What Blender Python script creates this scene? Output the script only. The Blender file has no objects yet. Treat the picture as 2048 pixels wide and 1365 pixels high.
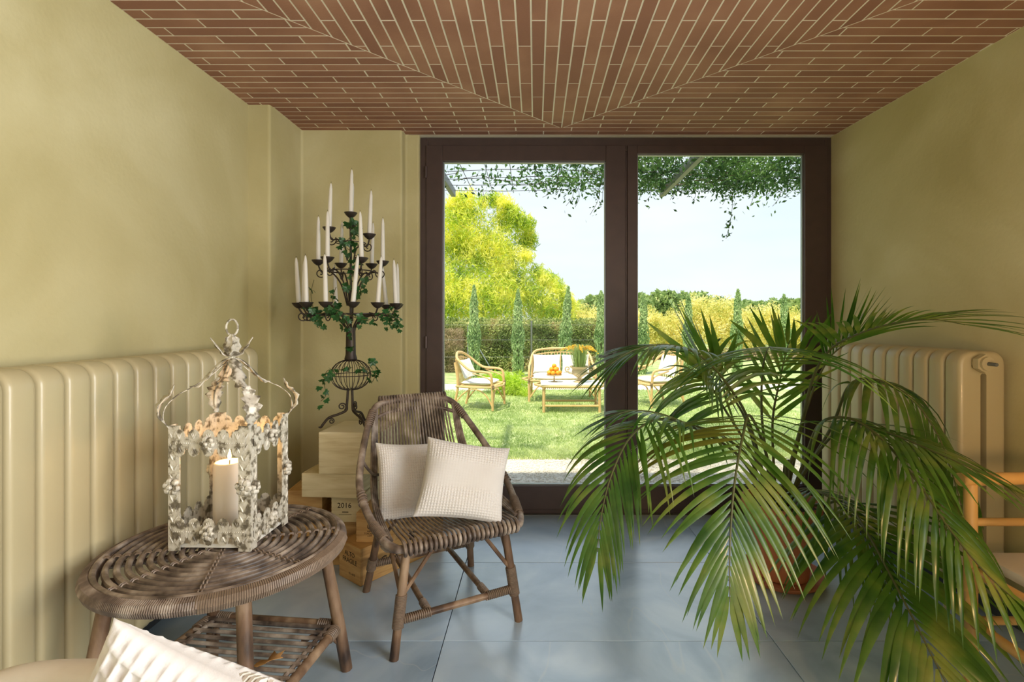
import bpy, bmesh, math, random
import numpy as np
from mathutils import Vector, Matrix
PI = math.pi
R = math.radians
S = bpy.context.scene
COL = S.collection

# ------------------------------------------------------------------ camera
F, CX, HY, EYE = 1020.0, 1070.0, 640.0, 1.17
cam_d = bpy.data.cameras.new('camera')
cam = bpy.data.objects.new('camera', cam_d)
COL.objects.link(cam)
cam.location = (0, 0, EYE)
cam.rotation_euler = (PI/2, 0, 0)
cam_d.sensor_width = 36
cam_d.lens = F/2048*36
cam_d.shift_x = -(CX-1024)/2048
cam_d.shift_y = (HY-682.5)/2048
cam_d.clip_start = 0.05
cam_d.clip_end = 400
S.camera = cam
def P(px, py, Y):
    """surveyed point: photo measurement at a known distance Y -> metres"""
    return Vector(((px-CX)/F*Y, Y, EYE+(HY-py)/F*Y))

# ------------------------------------------------------------------ sky, sun, room lights, exposure
S.view_settings.view_transform = 'Standard'
S.view_settings.look = 'None'
S.view_settings.gamma = 1
S.view_settings.use_curve_mapping = False
S.view_settings.exposure = 0.25
W = bpy.data.worlds.new('sky')
S.world = W
W.use_nodes = True
nt = W.node_tree
for n in list(nt.nodes): nt.nodes.remove(n)
_o = nt.nodes.new('ShaderNodeOutputWorld')
_b = nt.nodes.new('ShaderNodeBackground')
_tc = nt.nodes.new('ShaderNodeTexCoord')
_sx = nt.nodes.new('ShaderNodeSeparateXYZ')
_cr = nt.nodes.new('ShaderNodeValToRGB')
nt.links.new(_tc.outputs['Generated'], _sx.inputs[0])
nt.links.new(_sx.outputs['Z'], _cr.inputs[0])
_cr.color_ramp.elements[0].position = 0.0
_cr.color_ramp.elements[0].color = (0.80, 0.87, 0.92, 1)
_cr.color_ramp.elements[1].position = 0.6
_cr.color_ramp.elements[1].color = (0.60, 0.78, 1.0, 1)
_nz = nt.nodes.new('ShaderNodeTexNoise'); _nz.inputs['Scale'].default_value = 2.2; _nz.inputs['Detail'].default_value = 4
_mp = nt.nodes.new('ShaderNodeMapping'); _mp.inputs['Scale'].default_value = (1, 1, 4)
nt.links.new(_tc.outputs['Generated'], _mp.inputs[0]); nt.links.new(_mp.outputs[0], _nz.inputs[0])
_r2 = nt.nodes.new('ShaderNodeValToRGB'); _r2.color_ramp.elements[0].position = .42; _r2.color_ramp.elements[1].position = .68
_mx = nt.nodes.new('ShaderNodeMix'); _mx.data_type = 'RGBA'
nt.links.new(_nz.outputs[0], _r2.inputs[0]); nt.links.new(_r2.outputs[0], _mx.inputs[0])
nt.links.new(_cr.outputs[0], _mx.inputs[6]); _mx.inputs[7].default_value = (.86, .90, .92, 1)
nt.links.new(_mx.outputs[2], _b.inputs[0])
_b.inputs[1].default_value = 1.0
nt.links.new(_b.outputs[0], _o.inputs[0])

def light(name, kind, loc, energy, color, size=1, size_y=None, aim=None, rot=None, angle=None):
    d = bpy.data.lights.new(name, kind)
    d.energy = energy; d.color = color
    if kind == 'AREA':
        d.size = size
        if size_y: d.shape = 'RECTANGLE'; d.size_y = size_y
    elif kind == 'SUN':
        d.angle = angle or 0.02
    else:
        d.shadow_soft_size = size
    o = bpy.data.objects.new(name, d); COL.objects.link(o)
    o.location = loc
    if aim is not None:
        o.rotation_euler = (Vector(aim)-Vector(loc)).to_track_quat('-Z', 'Y').to_euler()
    if rot: o.rotation_euler = rot
    return o
light('sun', 'SUN', (0, 0, 20), 5.0, (1, .90, .68), aim=(7.0, 12, -14.0), angle=.03)
# added area fills from the rear and right, plus a warm lamp out of view
light('rear_bounce_fill', 'AREA', (.2, -1.5, 1.35), 62, (1, .975, .94), 2.4, 1.3, aim=(.2, -3, 1.3))  # added fill, bounced off the rear wall into the room
light('warm_floor_lamp', 'POINT', (1.28, .60, .80), 15, (1, .58, .24), .07)
side_fill = light('side_fill_light', 'AREA', (1.82, .25, 1.40), 66, (.95, .98, 1.0), 2.0, 1.6, aim=(-1.4, .75, 1.25))  # added fill to brighten the left wall, no opening behind it
side_fill.data.spread = R(125)

# ------------------------------------------------------------------ materials
def _ramp(nt, cols, pos=None):
    r = nt.nodes.new('ShaderNodeValToRGB')
    el = r.color_ramp.elements
    while len(el) < len(cols): el.new(0.5)
    for i, c in enumerate(cols):
        el[i].position = pos[i] if pos else i/(len(cols)-1)
        el[i].color = (c[0], c[1], c[2], 1)
    return r
def srgb(r, g, b):
    f = lambda v: (v/255/12.92) if v <= 10 else ((v/255+.055)/1.055)**2.4
    return (f(r), f(g), f(b))
def mat(name, cols, scale=5, rough=.6, metal=0, bump=0, bscale=40, stretch=None, detail=4, pos=None,
        island=False, transl=0, spec=.5, coat=0, emit=None, bdist=.01, distort=0, sheen=0):
    m = bpy.data.materials.new(name); m.use_nodes = True
    nt = m.node_tree; b = nt.nodes['Principled BSDF']
    L = nt.links.new
    b.inputs['Roughness'].default_value = rough
    b.inputs['Metallic'].default_value = metal
    b.inputs['Specular IOR Level'].default_value = spec
    if coat: b.inputs['Coat Weight'].default_value = coat
    if sheen: b.inputs['Sheen Weight'].default_value = sheen
    tc = nt.nodes.new('ShaderNodeTexCoord'); mp = nt.nodes.new('ShaderNodeMapping')
    L(tc.outputs['Object'], mp.inputs[0])
    if stretch: mp.inputs['Scale'].default_value = stretch
    if len(cols) == 1:
        b.inputs['Base Color'].default_value = (*cols[0], 1)
        cs = None
    else:
        r = _ramp(nt, cols, pos)
        if island:
            g = nt.nodes.new('ShaderNodeNewGeometry')
            n = nt.nodes.new('ShaderNodeTexNoise'); n.inputs['Scale'].default_value = scale if scale != 5 else 1.6; n.inputs['Detail'].default_value = 2
            L(mp.outputs[0], n.inputs[0])
            ma = nt.nodes.new('ShaderNodeMath'); ma.operation = 'MULTIPLY_ADD'; ma.inputs[1].default_value = 2.2; ma.inputs[2].default_value = -.85; L(n.outputs[0], ma.inputs[0])
            mb_ = nt.nodes.new('ShaderNodeMath'); mb_.operation = 'MULTIPLY_ADD'; mb_.inputs[1].default_value = .5; L(g.outputs['Random Per Island'], mb_.inputs[0]); L(ma.outputs[0], mb_.inputs[2])
            L(mb_.outputs[0], r.inputs[0])
        else:
            n = nt.nodes.new('ShaderNodeTexNoise')
            n.inputs['Scale'].default_value = scale; n.inputs['Detail'].default_value = detail
            n.inputs['Distortion'].default_value = distort
            L(mp.outputs[0], n.inputs[0]); L(n.outputs[0], r.inputs[0])
        cs = r.outputs[0]
        L(cs, b.inputs['Base Color'])
    if bump:
        n2 = nt.nodes.new('ShaderNodeTexNoise'); n2.inputs['Scale'].default_value = bscale; n2.inputs['Detail'].default_value = 3
        L(mp.outputs[0], n2.inputs[0])
        bp = nt.nodes.new('ShaderNodeBump'); bp.inputs['Strength'].default_value = bump; bp.inputs['Distance'].default_value = bdist
        L(n2.outputs[0], bp.inputs['Height']); L(bp.outputs[0], b.inputs['Normal'])
    if emit:
        b.inputs['Emission Color'].default_value = (*emit[0], 1); b.inputs['Emission Strength'].default_value = emit[1]
    if transl:
        t = nt.nodes.new('ShaderNodeBsdfTranslucent'); ms = nt.nodes.new('ShaderNodeMixShader')
        ms.inputs[0].default_value = transl
        if cs:
            hs = nt.nodes.new('ShaderNodeHueSaturation'); hs.inputs['Value'].default_value = 1.5
            hs.inputs['Saturation'].default_value = 1.1
            L(cs, hs.inputs['Color']); L(hs.outputs[0], t.inputs[0])
        else: t.inputs[0].default_value = (*cols[0], 1)
        out = nt.nodes['Material Output']
        L(b.outputs[0], ms.inputs[1]); L(t.outputs[0], ms.inputs[2]); L(ms.outputs[0], out.inputs[0])
    return m
def glass_mat(name, tint=(1, 1, 1)):
    m = bpy.data.materials.new(name); m.use_nodes = True
    nt = m.node_tree; L = nt.links.new
    for n in list(nt.nodes):
        if n.type == 'BSDF_PRINCIPLED': nt.nodes.remove(n)
    t = nt.nodes.new('ShaderNodeBsdfTransparent'); t.inputs[0].default_value = (*tint, 1)
    g = nt.nodes.new('ShaderNodeBsdfGlossy'); g.inputs['Roughness'].default_value = .01
    lw = nt.nodes.new('ShaderNodeLayerWeight')
    pw = nt.nodes.new('ShaderNodeMath'); pw.operation = 'POWER'; pw.inputs[1].default_value = 5; L(lw.outputs['Facing'], pw.inputs[0])
    fr = nt.nodes.new('ShaderNodeMath'); fr.operation = 'MULTIPLY_ADD'; fr.inputs[1].default_value = .80; fr.inputs[2].default_value = .005; L(pw.outputs[0], fr.inputs[0])
    ms = nt.nodes.new('ShaderNodeMixShader')
    L(fr.outputs[0], ms.inputs[0]); L(t.outputs[0], ms.inputs[1]); L(g.outputs[0], ms.inputs[2])
    L(ms.outputs[0], nt.nodes['Material Output'].inputs[0])
    return m
M = {}
M['plaster'] = mat('olive_plaster', [srgb(176, 165, 116), srgb(190, 180, 134), srgb(204, 196, 154)], 1.3, .85, bump=.25, bscale=55, detail=6, pos=[.3, .5, .7], distort=.6, bdist=.004)
M['mortar'] = mat('pale_mortar', [srgb(224, 218, 196), srgb(238, 232, 214)], 30, .9)
M['brick'] = mat('terracotta_brick', [srgb(146, 104, 82), srgb(160, 116, 92), srgb(172, 130, 104)], 3.5, .85, bump=.2, bscale=120, pos=[.3, .5, .7], bdist=.003)
M['brick2'] = mat('darker_terracotta_brick', [srgb(138, 96, 76), srgb(154, 110, 88)], 4, .85, bump=.2, bscale=120, bdist=.003)
M['bronze'] = mat('brown_bronze_frame', [srgb(66, 54, 52), srgb(82, 66, 62)], 14, .42, .3, bump=.08, bscale=200, bdist=.002)
M['gasket'] = mat('silver_glazing_bead', [srgb(150, 155, 155)], rough=.35, metal=.8)
M['radiator'] = mat('cream_radiator_paint', [srgb(182, 170, 132), srgb(190, 178, 141)], 5, .38, coat=.15)
M['grout'] = mat('dark_grout', [srgb(60, 66, 72)], rough=.9)
M['glass'] = glass_mat('window_glass', (.99, 1, .995))
def slate(seed, light=0):
    m = mat('slate_tile', [srgb(136+light, 161+light, 184+light), srgb(168+light, 192+light, 213+light), srgb(198+light, 217+light, 231+light)], 2.4, .30, detail=9, pos=[.28, .5, .75], distort=1.2, bump=.25, bscale=18, bdist=.004, spec=1.0, coat=1)
    b_ = m.node_tree.nodes['Principled BSDF']; b_.inputs['Coat IOR'].default_value = 1.6; b_.inputs['Coat Roughness'].default_value = .22
    nt = m.node_tree; b = nt.nodes['Principled BSDF']; L = nt.links.new
    mp = [n for n in nt.nodes if n.type == 'MAPPING'][0]; mp.inputs['Location'].default_value = (seed*3.7, seed*1.3, 0)
    src = b.inputs['Base Color'].links[0].from_socket
    nz = nt.nodes.new('ShaderNodeTexNoise'); nz.inputs['Scale'].default_value = 1.3; nz.inputs['Detail'].default_value = 3; nz.inputs['Distortion'].default_value = .8
    m2 = nt.nodes.new('ShaderNodeMapping'); m2.inputs['Rotation'].default_value = (0, 0, .9); m2.inputs['Scale'].default_value = (1, .45, 1)
    m2.inputs['Location'].default_value = (seed*5.1, seed*2.2, 0)
    tc = [n for n in nt.nodes if n.type == 'TEX_COORD'][0]
    L(tc.outputs['Object'], m2.inputs[0]); L(m2.outputs[0], nz.inputs[0])
    s = nt.nodes.new('ShaderNodeMath'); s.operation = 'SUBTRACT'; s.inputs[1].default_value = .5; L(nz.outputs[0], s.inputs[0])
    a = nt.nodes.new('ShaderNodeMath'); a.operation = 'ABSOLUTE'; L(s.outputs[0], a.inputs[0])
    r = _ramp(nt, [(1, 1, 1), (0, 0, 0)], [0, .0022]); L(a.outputs[0], r.inputs[0])
    ml = nt.nodes.new('ShaderNodeMath'); ml.operation = 'MULTIPLY'; ml.inputs[1].default_value = .38; L(r.outputs[0], ml.inputs[0])
    mx = nt.nodes.new('ShaderNodeMix'); mx.data_type = 'RGBA'
    L(ml.outputs[0], mx.inputs[0]); L(src, mx.inputs[6]); mx.inputs[7].default_value = (*srgb(200, 210, 212), 1)
    L(mx.outputs[2], b.inputs['Base Color'])
    return m
M['rattan'] = mat('weathered_rattan', [srgb(62, 50, 43), srgb(120, 104, 91), srgb(190, 176, 160)], 16, .5, bump=.5, bscale=60, pos=[.3, .5, .75], detail=7, bdist=.003)
M['rattan_rod'] = mat('weathered_rattan_rods', [srgb(64, 52, 45), srgb(122, 107, 94), srgb(186, 172, 156)], 20, .45, bump=.4, bscale=80, pos=[.3, .5, .75], bdist=.002)
M['rattan_leg'] = mat('bark_brown_rattan_poles', [srgb(50, 36, 28), srgb(110, 84, 62), srgb(164, 138, 110)], 14, .5, bump=.6, bscale=50, pos=[.32, .5, .72], detail=7, stretch=(1, 1, .35), bdist=.004)
M['wrap'] = mat('cane_binding', [srgb(92, 76, 62), srgb(146, 126, 106)], 60, .5)
M['white_rattan'] = mat('pale_rattan', [srgb(196, 184, 166), srgb(226, 220, 208)], 18, .5, bump=.3, bscale=60, bdist=.002)  # whitish tone over the whole foreground chair
M['knit'] = mat('white_waffle_cotton', [srgb(208, 204, 198), srgb(222, 219, 214)], 8, .95, bump=.25, bscale=500, sheen=.3, bdist=.001)
M['iron'] = mat('dark_wrought_iron', [srgb(44, 38, 34), srgb(78, 68, 60)], 40, .5, .55, bump=.3, bscale=120, bdist=.001)
M['wax'] = mat('white_candle_wax', [srgb(236, 232, 222)], rough=.4, transl=.25)
M['wick'] = mat('candle_wick', [srgb(40, 34, 30)], rough=.9)
M['flame'] = mat('candle_flame', [(1, .6, .2)], rough=.9, emit=((1, .62, .22), 9))
M['lantern'] = mat('distressed_white_metal', [srgb(112, 104, 88), srgb(150, 142, 124), srgb(202, 196, 180), srgb(218, 213, 200)], 50, .5, .2, bump=.6, bscale=90, pos=[.38, .44, .50, .7], detail=6, bdist=.003)
M['lantern_floor'] = mat('white_painted_tray', [srgb(224, 222, 212)], rough=.5)
M['lglass'] = glass_mat('lantern_glass', (.98, .98, .98))
M['crate'] = mat('pale_pine', [srgb(198, 180, 136), srgb(214, 200, 158), srgb(226, 214, 178)], 5, .6, stretch=(1, 1, 9), detail=5, pos=[.3, .5, .7], distort=.5, bump=.15, bscale=20, bdist=.002)
M['crate2'] = mat('honey_pine', [srgb(172, 130, 74), srgb(198, 156, 96), srgb(214, 176, 116)], 5, .6, stretch=(1, 1, 9), detail=5, pos=[.3, .5, .7], distort=.5, bump=.15, bscale=20, bdist=.002)
M['crate_lid'] = mat('light_pine_lid', [srgb(222, 208, 166), srgb(234, 224, 190)], 6, .55, stretch=(1, 6, 1), bump=.1, bscale=20, bdist=.002)
M['ink'] = mat('burnt_ink_print', [srgb(46, 34, 26)], rough=.8)
M['ivy'] = mat('ivy_leaf', [srgb(24, 58, 26), srgb(46, 92, 42), srgb(84, 128, 70)], 9, .4, transl=.2, pos=[.3, .5, .7])
M['ivy_stem'] = mat('ivy_stem', [srgb(96, 90, 52)], rough=.7)
M['palm'] = mat('palm_leaflet', [srgb(44, 86, 28), srgb(82, 116, 42), srgb(138, 144, 68)], 7, .30, transl=.40, pos=[.3, .5, .72], coat=.2)
M['palm_dry'] = mat('palm_leaflet_yellowing', [srgb(76, 96, 28), srgb(134, 120, 44)], 7, .4, transl=.35, coat=.15)
M['rachis'] = mat('palm_rachis', [srgb(66, 74, 34), srgb(92, 92, 48)], 30, .5)
M['terracotta'] = mat('terracotta_pot', [srgb(178, 104, 66), srgb(198, 124, 84)], 9, .75, bump=.2, bscale=40)
M['soil'] = mat('potting_soil', [srgb(40, 32, 26), srgb(92, 80, 66)], 90, .95, bump=1, bscale=90)
M['bamboo_pole'] = mat('golden_bamboo', [srgb(188, 142, 78), srgb(214, 172, 106)], 9, .35, stretch=(1, 1, .3))
M['seat_cushion'] = mat('cream_seat_fabric', [srgb(214, 204, 190)], rough=.9, bump=.3, bscale=300, bdist=.001)
M['leaf_dry'] = mat('dry_leaf', [srgb(190, 140, 84), srgb(214, 170, 110)], 20, .7, transl=.2)
M['steel'] = mat('galvanised_steel', [srgb(120, 124, 122)], rough=.5, metal=.6)
# outdoors
M['lawn'] = mat('lawn_turf', [srgb(126, 146, 88), srgb(166, 182, 122), srgb(200, 206, 152)], 5, .95, detail=9, pos=[.3, .5, .72], bump=.8, bscale=120)
M['blade'] = mat('grass_blade', [srgb(134, 160, 92), srgb(168, 188, 120), srgb(214, 220, 164)], island=True, rough=.8, transl=.3)
M['gravel'] = mat('pale_gravel', [srgb(204, 194, 178), srgb(230, 222, 208), srgb(244, 238, 228)], 60, .95, bump=1, bscale=120, detail=8)
M['stone'] = mat('gravel_stones', [srgb(176, 166, 150), srgb(228, 220, 206), srgb(246, 242, 234)], island=True, rough=.9)
M['bamboo'] = mat('bamboo_leaves', [srgb(112, 144, 46), srgb(176, 194, 74), srgb(226, 222, 108), srgb(242, 236, 154)], island=True, rough=.6, transl=.45)
M['hedge'] = mat('hedge_leaves', [srgb(86, 108, 52), srgb(132, 150, 82), srgb(184, 190, 122), srgb(186, 162, 118)], island=True, rough=.7, transl=.25)
M['twig'] = mat('dry_brush', [srgb(120, 100, 76), srgb(176, 156, 124), srgb(120, 126, 66)], island=True, rough=.8, transl=.1)
M['cypress'] = mat('cypress_needles', [srgb(108, 142, 84), srgb(156, 182, 120), srgb(200, 214, 158)], island=True, rough=.7, transl=.15)
M['darktree'] = mat('woodland_leaves', [srgb(104, 132, 76), srgb(146, 168, 104), srgb(190, 200, 136)], island=True, rough=.7, transl=.3)
M['reed'] = mat('autumn_thicket', [srgb(150, 164, 80), srgb(206, 202, 120), srgb(232, 222, 150), srgb(242, 232, 184)], island=True, rough=.7, transl=.35)
M['fern'] = mat('bright_fern_shrub', [srgb(140, 178, 40), srgb(182, 206, 66), srgb(206, 222, 110)], island=True, rough=.7, transl=.4)
M['vine'] = mat('vine_leaves', [srgb(30, 58, 26), srgb(58, 92, 44), srgb(104, 138, 76)], island=True, rough=.6, transl=.3)
M['bark'] = mat('bark', [srgb(78, 62, 46), srgb(110, 92, 70)], 12, .9, bump=.6, bscale=30)
M['garden_rattan'] = mat('pale_garden_rattan', [srgb(206, 166, 110), srgb(228, 194, 140)], 18, .5)
M['canvas'] = mat('white_canvas', [srgb(240, 238, 232)], rough=.9, bump=.2, bscale=60)
M['orange'] = mat('orange_peel', [srgb(238, 150, 20), srgb(248, 174, 40)], 8, .5, bump=.2, bscale=300, bdist=.001)
M['urn'] = mat('aged_stone_urn', [srgb(176, 154, 116), srgb(206, 188, 152)], 12, .8, bump=.3, bscale=40)
M['plume'] = mat('yellow_plumes', [srgb(214, 176, 50), srgb(232, 204, 96)], island=True, rough=.8, transl=.3)
M['mesh_wire'] = mat('rusty_wire', [srgb(72, 70, 66)], rough=.7, metal=.3)
M['hills'] = mat('distant_ground', [srgb(140, 156, 96), srgb(168, 176, 118)], 2, .95)

# ------------------------------------------------------------------ object helpers
WM = {}
def link(o): COL.objects.link(o); return o
def thing(name, label, cat, loc=(0, 0, 0), rotz=0, group=None):
    o = bpy.data.objects.new(name, None); link(o)
    o.empty_display_size = .05
    o.location = loc; o.rotation_euler = (0, 0, rotz)
    WM[o.name] = Matrix.Translation(Vector(loc)) @ Matrix.Rotation(rotz, 4, 'Z')
    tag(o, label, cat, group); return o
def tag(o, label=None, cat=None, group=None, kind=None):
    if label: o['label'] = label
    if cat: o['category'] = cat
    if group: o['group'] = group
    if kind: o['kind'] = kind
    return o
class MB:
    """collects shapes, then links them as one mesh object"""
    def __init__(s): s.v = []; s.f = []; s.uv = None
    def add(s, vs, fs):
        n = len(s.v); s.v.extend([tuple(v) for v in vs]); s.f.extend([tuple(i+n for i in f) for f in fs]); return s
    def box(s, c, d, rz=0, mx=None):
        vs = []
        for sx in (-.5, .5):
            for sy in (-.5, .5):
                for sz in (-.5, .5): vs.append(Vector((sx*d[0], sy*d[1], sz*d[2])))
        rot = mx or Matrix.Rotation(rz, 3, 'Z')
        vs = [rot @ v + Vector(c) for v in vs]
        return s.add(vs, [(0, 1, 3, 2), (4, 6, 7, 5), (0, 4, 5, 1), (2, 3, 7, 6), (0, 2, 6, 4), (1, 5, 7, 3)])
    def bbox(s, c, d, r=.004, rz=0):
        """bevelled box"""
        bm = bmesh.new(); bmesh.ops.create_cube(bm, size=1)
        for v in bm.verts: v.co = Vector((v.co.x*d[0], v.co.y*d[1], v.co.z*d[2]))
        bmesh.ops.bevel(bm, geom=list(bm.edges), offset=r, segments=2, affect='EDGES', profile=.5)
        rot = Matrix.Rotation(rz, 3, 'Z')
        bm.verts.index_update()
        s.add([rot @ v.co + Vector(c) for v in bm.verts], [[v.index for v in f.verts] for f in bm.faces])
        bm.free(); return s
    def tube(s, pts, r, n=8, closed=False, cap=True):
        pts = [Vector(p) for p in pts]; m = len(pts)
        rs = r if hasattr(r, '__len__') else [r]*m
        up = None; rings = []
        for i, p in enumerate(pts):
            a = pts[(i-1) % m] if (closed or i) else p
            b = pts[(i+1) % m] if (closed or i < m-1) else p
            t = (b-a)
            if t.length < 1e-9: t = Vector((0, 0, 1))
            t.normalize()
            if up is None:
                up = Vector((0, 0, 1)) if abs(t.z) < .9 else Vector((1, 0, 0))
            u = up - t*up.dot(t)
            if u.length < 1e-6: u = t.orthogonal()
            u.normalize(); w = t.cross(u); up = u
            rings.append([p + (u*math.cos(2*PI*k/n) + w*math.sin(2*PI*k/n))*rs[i] for k in range(n)])
        vs = [v for ring in rings for v in ring]; fs = []
        mm = m if closed else m-1
        for i in range(mm):
            j = (i+1) % m
            for k in range(n):
                k2 = (k+1) % n
                fs.append((i*n+k, i*n+k2, j*n+k2, j*n+k))
        if cap and not closed:
            fs.append(tuple(reversed(range(n)))); fs.append(tuple((m-1)*n+k for k in range(n)))
        return s.add(vs, fs)
    def lathe(s, c, prof, n=20, axis=None):
        vs = []; fs = []
        for (r, z) in prof:
            for k in range(n):
                a = 2*PI*k/n; vs.append(Vector(c)+Vector((r*math.cos(a), r*math.sin(a), z)))
        m = len(prof)
        for i in range(m-1):
            for k in range(n):
                k2 = (k+1) % n
                fs.append((i*n+k, i*n+k2, (i+1)*n+k2, (i+1)*n+k))
        if prof[0][0] > 1e-5: fs.append(tuple(reversed(range(n))))
        if prof[-1][0] > 1e-5: fs.append(tuple((m-1)*n+k for k in range(n)))
        return s.add(vs, fs)
    def ball(s, c, r, n=8, sc=(1, 1, 1)):
        prof = [(max(1e-4, math.sin(PI*i/n))*r, -math.cos(PI*i/n)*r) for i in range(n+1)]
        k0 = len(s.v); s.lathe((0, 0, 0), prof, n*2-4 if n > 4 else 6)
        for i in range(k0, len(s.v)):
            v = s.v[i]; s.v[i] = (v[0]*sc[0]+c[0], v[1]*sc[1]+c[1], v[2]*sc[2]+c[2])
        return s
    def poly(s, pts2, z0, z1):
        """extruded polygon in XY"""
        n = len(pts2)
        vs = [(x, y, z0) for x, y in pts2]+[(x, y, z1) for x, y in pts2]
        fs = [tuple(reversed(range(n))), tuple(range(n, 2*n))]
        for i in range(n):
            j = (i+1) % n; fs.append((i, j, n+j, n+i))
        return s.add(vs, fs)
    def slab(s, pts3, thick):
        """extruded planar polygon given by 3d points, thickened along its normal"""
        pts3 = [Vector(p) for p in pts3]; n = len(pts3)
        nm = Vector((0, 0, 0))
        for i in range(n):
            nm += pts3[i].cross(pts3[(i+1) % n])
        nm.normalize()
        vs = pts3+[p+nm*thick for p in pts3]
        fs = [tuple(reversed(range(n))), tuple(range(n, 2*n))]
        for i in range(n):
            j = (i+1) % n; fs.append((i, j, n+j, n+i))
        return s.add(vs, fs)
    def helix(s, p0, p1, r, n, wr=.0035, seg=10):
        """cane binding wound around the segment p0-p1"""
        p0 = Vector(p0); p1 = Vector(p1); t = (p1-p0); L_ = t.length; t.normalize()
        u = t.orthogonal().normalized(); w = t.cross(u)
        pts = []
        for i in range(int(n*seg)+1):
            a = 2*PI*i/seg
            pts.append(p0+t*(L_*i/(n*seg))+(u*math.cos(a)+w*math.sin(a))*(r+wr*.5))
        return s.tube(pts, wr, 5)
    def build(s, name, m, parent=None, world=True, smooth=True, kind=None, label=None):
        vs = s.v
        if parent is not None and world:
            root = parent
            while root.parent: root = root.parent
            if root.name in WM:
                inv = WM[root.name].inverted()
                vs = [tuple(inv @ Vector(v)) for v in vs]
        me = bpy.data.meshes.new(name); me.from_pydata(vs, [], s.f); me.update()
        me.materials.append(m)
        o = bpy.data.objects.new(name, me); link(o)
        if parent is not None: o.parent = parent
        if smooth:
            me.polygons.foreach_set('use_smooth', [True]*len(me.polygons))
            try: me.set_sharp_from_angle(angle=R(40))
            except Exception: pass
        if kind: o['kind'] = kind
        if label: o['label'] = label
        return o
def struct(name, mb, m, parent=None, smooth=False, label=None):
    o = mb.build(name, m, parent, smooth=smooth)
    if parent is None: o['kind'] = 'structure'
    if label: o['label'] = label
    return o
def catmull(pts, k=6, closed=False):
    pts = [Vector(p) for p in pts]; n = len(pts); out = []
    for i in range(n if closed else n-1):
        if closed: a, b, c, d = pts[(i-1) % n], pts[i], pts[(i+1) % n], pts[(i+2) % n]
        else: a, b, c, d = pts[max(i-1, 0)], pts[i], pts[i+1], pts[min(i+2, n-1)]
        for j in range(k):
            t = j/k
            out.append(.5*((2*b)+(c-a)*t+(2*a-5*b+4*c-d)*t*t+(3*b-a-3*c+d)*t**3))
    if not closed: out.append(pts[-1])
    return out
def copy_tree(o, parent=None):
    c = o.copy(); link(c)
    if parent is not None: c.parent = parent
    for ch in list(o.children): copy_tree(ch, c)
    return c
def np_mesh(name, verts, k, m, parent=None, kind=None):
    """verts (N*k,3) array: N separate k-gons"""
    N = len(verts)//k
    me = bpy.data.meshes.new(name)
    me.vertices.add(len(verts)); me.vertices.foreach_set('co', verts.astype(np.float32).ravel())
    me.loops.add(len(verts)); me.loops.foreach_set('vertex_index', np.arange(len(verts), dtype=np.int32))
    me.polygons.add(N); me.polygons.foreach_set('loop_start', np.arange(0, len(verts), k, dtype=np.int32))
    me.polygons.foreach_set('loop_total', np.full(N, k, dtype=np.int32))
    me.update(calc_edges=True); me.materials.append(m)
    o = bpy.data.objects.new(name, me); link(o)
    if parent is not None: o.parent = parent
    if kind: o['kind'] = kind
    return o
def text_mesh(txt, size, m, parent, mx, name='lettering', width=None):
    cu = bpy.data.curves.new('txt', 'FONT'); cu.body = txt; cu.size = size; cu.extrude = .0004
    cu.align_x = 'CENTER'; cu.align_y = 'CENTER'; cu.resolution_u = 2
    t = bpy.data.objects.new('txt', cu); link(t)
    dg = bpy.context.evaluated_depsgraph_get()
    me = bpy.data.meshes.new_from_object(t.evaluated_get(dg)); bpy.data.objects.remove(t)
    root = parent
    while root.parent: root = root.parent
    me.transform(WM[root.name].inverted() @ mx)
    me.materials.clear(); me.materials.append(m)
    o = bpy.data.objects.new(name, me); link(o); o.parent = parent
    return o

# ================================================================== THE ROOM
CEIL = 2.272
YW = 3.04                       # inside face of the window wall
WL = -1.468                     # left wall
def wr(Y): return 1.785+(3.04-Y)*.045     # right wall leans out a little towards the camera
# floor: slate tiles on a grout bed
flo = struct('floor', MB().box((.2, .0, -.03), (3.9, 6.3, .044)), M['grout'])
slates = [slate(i, l) for i, l in enumerate((0, 4, -3, 6))]
xs = [-1.9, -1.535, -.333, .869, 2.05]; ys = [3.056-.6*i for i in range(11)]
gi = 0
for i in range(len(xs)-1):
    for j in range(len(ys)-1):
        x0, x1 = max(xs[i], -1.56), min(xs[i+1], 2.03); y1, y0 = ys[j], ys[j+1]
        if x1-x0 < .05: continue
        g = .0016
        a = MB().bbox(((x0+x1)/2, (y0+y1)/2, -.005), (x1-x0-2*g, y1-y0-2*g, .01), .0008)
        a.build('tile', slates[gi % 4], flo, smooth=False); gi += 1
threshold = struct('trim_1', MB().box((.55, 3.10, -.004), (2.56, .10, .012)), M['steel'])

# walls
T = .16
struct('wall_left', MB().box((WL-T/2, (2.61-3.0)/2, CEIL/2), (T, 2.61+3.0, CEIL+.04)), M['plaster'])
a = MB()
a.poly([(WL-.16, 2.61), (-1.356, 2.61), (-1.356, 2.96), (-.772, 2.96), (-.772, 3.04), (-.691, 3.04), (-.691, 3.28), (WL-.16, 3.28)], -.02, CEIL+.02)
wb = struct('wall_back', a, M['plaster'])
bv = wb.modifiers.new('bevel', 'BEVEL'); bv.width = .012; bv.segments = 3; bv.limit_method = 'ANGLE'
a = MB(); a.poly([(wr(3.28), 3.28), (wr(3.04), 3.04), (wr(-3), -3), (wr(-3)+.2, -3), (wr(3.28)+.2, 3.28)], -.02, CEIL+.02)
struct('wall_right', a, M['plaster'])
struct('wall_rear', MB().box((.2, -3.08, CEIL/2), (3.9, .16, CEIL+.04)), M['canvas'])
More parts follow.
